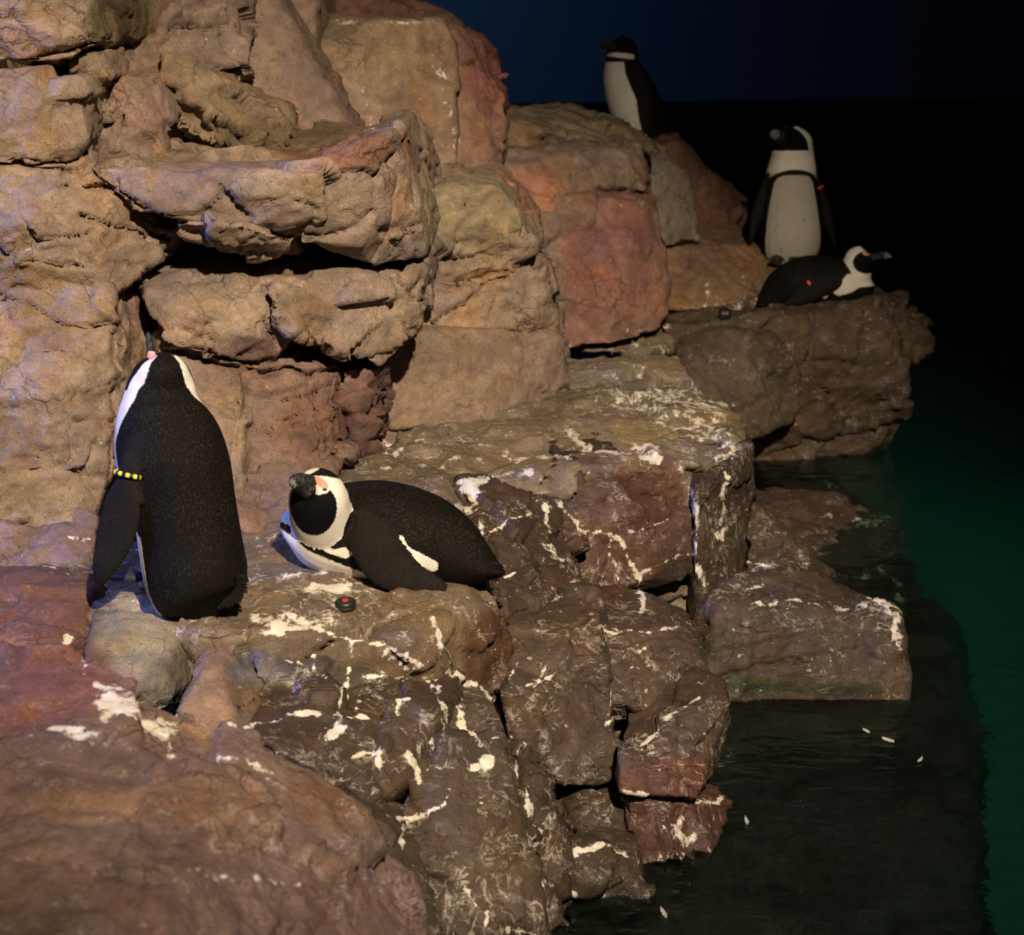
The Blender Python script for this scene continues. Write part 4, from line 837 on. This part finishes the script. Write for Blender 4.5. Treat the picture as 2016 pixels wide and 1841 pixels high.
# ---- E: lying on the outcrop, facing the water
hE = unit(np.array([.95, -.25, .1])); axE = unit(np.array([.80, -.35, -.32]))
def pat_e(E):
    x, y = E['px'], E['py']; th, R, S, T = E['TH'], E['R'], E['S'], E['T']
    al, face = head_mask(E, axE, 80, 0); face = (1 - np.hypot((E['px'] - 1706) / 27.0, (E['py'] - 517) / 22.0)) * .045
    dn = E['dn']; side = np.abs(dn @ E['l'])
    crown = dmin((.34 - side) * E['hr'], (dn[:, 2] + .2) * E['hr'])
    hw = dmin(-face, (150 - al) / 57.3 * E['hr'])
    lim = np.interp(S, [0, .4, .55, .7, .8, .9, 1], [30, 50, 66, 84, 105, 130, 150])
    tw = arc(th, lim, R)
    ring = .014 - np.abs(np.sqrt((np.radians(th) * R) ** 2 + np.clip((S - .86) * .5, 0, 1) ** 2) - .075)
    tw = dmin(tw, -ring)
    br = dmax(poly_sd(x, y, [(1638, 575), (1650, 560), (1668, 540), (1730, 530), (1730, 562), (1692, 566), (1676, 576), (1650, 583)]), poly_sd(x, y, [(1600, 570), (1618, 576), (1632, 580), (1625, 588), (1608, 584)]))
    tw = br / 490.0
    w = np.where((T == 1) & (y < 540), hw, tw)
    w = np.where(E['fl'], -.02, w)
    pk = np.clip(1.5 - np.hypot((x - 1706) / 8, (y - 499) / 4), 0, 1) * (T == 1)
    return dict(w=w, pk=pk, face=(face > -.003) * (T == 1) * 1.0)
rowsE = [(1494, 604, 5.68, 5, .5), (1508, 592, 5.7, 22, .8), (1540, 572, 5.72, 42), (1585, 559, 5.72, 53), (1630, 558, 5.72, 51), (1668, 563, 5.71, 43), (1696, 566, 5.70, 33), (1712, 565, 5.7, 20), (1719, 564, 5.7, 8)]
E_, envE = penguin('penguin lying prone on the outcrop with its neck raised and a red wing band',
    tuple(W(1610, 612, 5.72)), rowsE, [unit(np.array([.2, -.1, -1]))] * 5 + [unit(np.array([.8, -.15, -.6]))] * 4,
    [(1672, 560, 5.71, 34), (1682, 545, 5.7, 31), (1686, 528, 5.7, 28), (1687, 512, 5.7, 26), (1689, 498, 5.7, 20), (1691, 488, 5.7, 8)], [hE] * 6,
    dict(rows=[(1698, 510, 5.68, 12), (1712, 508, 5.67, 8), (1727, 505, 5.66, 6.5, 1.2), (1742, 503, 5.65, 6, 1.2), (1755, 506, 5.645, 3)], front=(0, 0, 1.0), start=9, tip=22),
    [dict(rows=[(1640, 555, 5.63, 16, .02), (1610, 570, 5.61, 18, .016), (1580, 585, 5.61, 15, .012), (1548, 598, 5.61, 6, .008)], normal=(0, -1.0, .2))],
    pat_e, dict(c=W(1688, 516, 5.7), fwd=hE, up=(0, 0, 1), r=px2m(27, W(1688, 516, 5.7))))

# ---- bands, eyes
def torus_band(name, parent, c, axis, front, ra, rb, r, cols, n=24):
    """a ring of beads/segments around a flipper root"""
    axis = unit(np.array(axis)); f = unit(np.array(front)); f = unit(f - (f @ axis) * axis); l = np.cross(axis, f)
    bm = bmesh.new(); rings = []
    for k in range(n):
        q = 2 * math.pi * k / n; ctr = c + f * rb * math.cos(q) + l * ra * math.sin(q)
        o_ = unit(f * math.cos(q) + l * math.sin(q))
        rings.append([bm.verts.new(ctr + o_ * r * .6 * math.cos(t) + axis * r * math.sin(t)) for t in np.linspace(0, 2 * math.pi, 8, endpoint=False)])
    for k in range(n):
        for j in range(8):
            fc_ = bm.faces.new((rings[k][j], rings[k][(j + 1) % 8], rings[(k + 1) % n][(j + 1) % 8], rings[(k + 1) % n][j]))
            fc_.material_index = k % len(cols)
    bmesh.ops.recalc_face_normals(bm, faces=bm.faces)
    me = bpy.data.meshes.new(name); bm.to_mesh(me); bm.free()
    idx = [p.material_index for p in me.polygons]
    ob = put(name, me, cols[0], parent)
    for c_ in cols[1:]: me.materials.append(c_)
    me.polygons.foreach_set('material_index', idx)
    return ob
YEL = plain('band_yellow', (0.85, 0.72, 0.02), .4); NVY = plain('band_navy', (0.01, 0.015, 0.04), .4); RED = plain('band_red', (0.65, 0.06, 0.02), .4)
b_ = torus_band('wing_band', A_, W(252, 934, 2.762), W(248, 955, 2.757) - W(256, 915, 2.768), (-.35, -.93, .1), px2m(29, W(252, 934, 2.76)), .020, .0052, [YEL, NVY])
b_['label'] = 'yellow and navy banded wing ring'
b_ = torus_band('wing_band', E_, W(1592, 560, 5.655), (-.6, 0, -.35), (0, -1, .2), px2m(20, W(1592, 560, 5.6)), .045, .008, [RED])
b_['label'] = 'red wing ring'
b_ = torus_band('wing_band', D_, W(1608, 370, 6.08), W(1616, 395, 6.08) - W(1602, 350, 6.08), (0, -1, 0), px2m(12, W(1608, 370, 6.08)), .026, .006, [RED])
b_['label'] = 'red wing ring'
def surf_point(env, px, py):
    m = np.hypot(env['px'] - px, env['py'] - py) < 6
    i = np.where(m)[0]; co = env['co'][i]; return co[co[:, 1].argmin()]
p = surf_point(envB, 640, 960)
ico('eye', p + np.array([0, .002, 0]), .0075, (1.0, .55, .42), EYE, B_)

# ---- black pucks left on the rock
def puck(base, r, h, tilt, label, lift=0, red=True):
    root = empty('puck', tuple(base), label, 'puck')
    prof = [(0, 0), (r * .78, 0), (r * .95, h * .14), (r, h * .32), (r * .96, h * .45), (r * .93, h * .5), (r * .98, h * .56), (r * .97, h * .75), (r * .82, h * .95), (r * .55, h), (r * .5, h * .93), (0, h * .93)]
    bm = bmesh.new(); n = 32; rg = []
    for (x, z) in prof[1:-1]:
        rg.append([bm.verts.new((x * math.cos(2 * math.pi * k / n), x * math.sin(2 * math.pi * k / n), z)) for k in range(n)])
    for a, b in zip(rg[:-1], rg[1:]):
        for k in range(n): bm.faces.new((a[k], a[(k + 1) % n], b[(k + 1) % n], b[k]))
    bm.faces.new(rg[-1]); bm.faces.new(rg[0][::-1])
    bm.transform(Matrix.Translation((0, 0, lift)) @ Matrix.Rotation(tilt[0], 4, 'X') @ Matrix.Rotation(tilt[1], 4, 'Y'))
    me = bpy.data.meshes.new('housing'); bm.to_mesh(me); bm.free()
    me.polygons.foreach_set('use_smooth', np.ones(len(me.polygons), bool)); me.materials.append(PBLK)
    ob = bpy.data.objects.new('housing', me); COL.objects.link(ob); ob.parent = root
    if not red: return root
    bm = bmesh.new(); bmesh.ops.create_cone(bm, cap_ends=True, segments=20, radius1=r * .34, radius2=r * .30, depth=h * .1)
    bm.transform(Matrix.Rotation(tilt[0], 4, 'X') @ Matrix.Rotation(tilt[1], 4, 'Y') @ Matrix.Translation((0, 0, h * .98)))
    me = bpy.data.meshes.new('button'); bm.to_mesh(me); bm.free(); me.materials.append(PRED)
    ob = bpy.data.objects.new('button', me); COL.objects.link(ob); ob.parent = root
    ob['label'] = 'dull red disc'
    return root
PBLK = plain('puck_black', (0.015, 0.014, 0.014), .45); PRED = plain('puck_red', (0.42, 0.03, 0.03), .5)
# drop small things onto the rock with a ray from above
def ground(x, y, z0=1.2):
    bpy.context.view_layer.update()
    dg = bpy.context.evaluated_depsgraph_get()
    hit, loc, nrm, _, ob, _ = scene.ray_cast(dg, Vector((x, y, z0)), Vector((0, 0, -1)))
    return (np.array(loc), ob.name) if hit else (np.array([x, y, 0.0]), None)
def raycast_px(px, py):
    bpy.context.view_layer.update()
    dg = bpy.context.evaluated_depsgraph_get()
    hit, loc, nrm, _, ob, _ = scene.ray_cast(dg, Vector((0, 0, CAMZ)), Vector(ray(px, py)).normalized())
    return np.array(loc), ob
loc, ob = raycast_px(678, 1207)
g, _ = ground(loc[0], loc[1] + .02, .8)
puck(g - np.array([0, 0, .002]), .024, .022, (0, 0), 'small black round puck with a red top on the ledge below the two penguins')
loc, ob = raycast_px(1427, 634)
puck(loc + np.array([-.02, .025, 0]), .025, .045, (0, math.pi / 2), 'small black grooved puck lying on its side on the outcrop', .025, False)

# downy feathers floating on the water
FE = plain('down_feather', (0.75, 0.72, 0.66), .8)
def feather(px, py, L, rot, wid=.4):
    c = WZ(px, py, .004); bm = bmesh.new(); n = 9
    rows = []
    for k in range(n):
        t = k / (n - 1); wd_ = L * wid * math.sin(math.pi * min(1, t * .92 + .06)) ** .8 * (0.9 + .2 * math.sin(k * 2.3))
        y = (t - .5) * L; x = .12 * L * math.sin(t * 2)
        rows.append([bm.verts.new((x - wd_ * .5, y, .004 * t)), bm.verts.new((x, y, .006 + .004 * t)), bm.verts.new((x + wd_ * .5, y, .004 * t))])
    for a, b in zip(rows[:-1], rows[1:]):
        for j in range(2): bm.faces.new((a[j], a[j + 1], b[j + 1], b[j]))
    r = bmesh.ops.solidify(bm, geom=bm.faces[:], thickness=.002)
    bm.transform(Matrix.Rotation(rot, 4, 'Z'))
    me = bpy.data.meshes.new('feather'); bm.to_mesh(me); bm.free(); me.materials.append(FE)
    ob = bpy.data.objects.new('feather', me); COL.objects.link(ob); ob.location = c
    return ob
for px, py, L, rot, lab in [(1468, 1618, .026, .2, 'largest white downy feather floating on the black water beside the lowest red-brown block'),
                            (1748, 1460, .03, 1.3, 'thin pale feather afloat on the dark water below the rounded boulder'),
                            (1705, 1442, .018, 1.1, 'tiny pale feather afloat near the thin feather below the rounded boulder'),
                            (1305, 1800, .028, .5, 'pale feather floating at the foot of the lowest ledge block'),
                            (1810, 1497, .022, -.7, 'curled feather scrap on the water over the sunken rock edge')]:
    tag(feather(px, py, L, rot), lab, 'feather', None, 'feathers on the water')
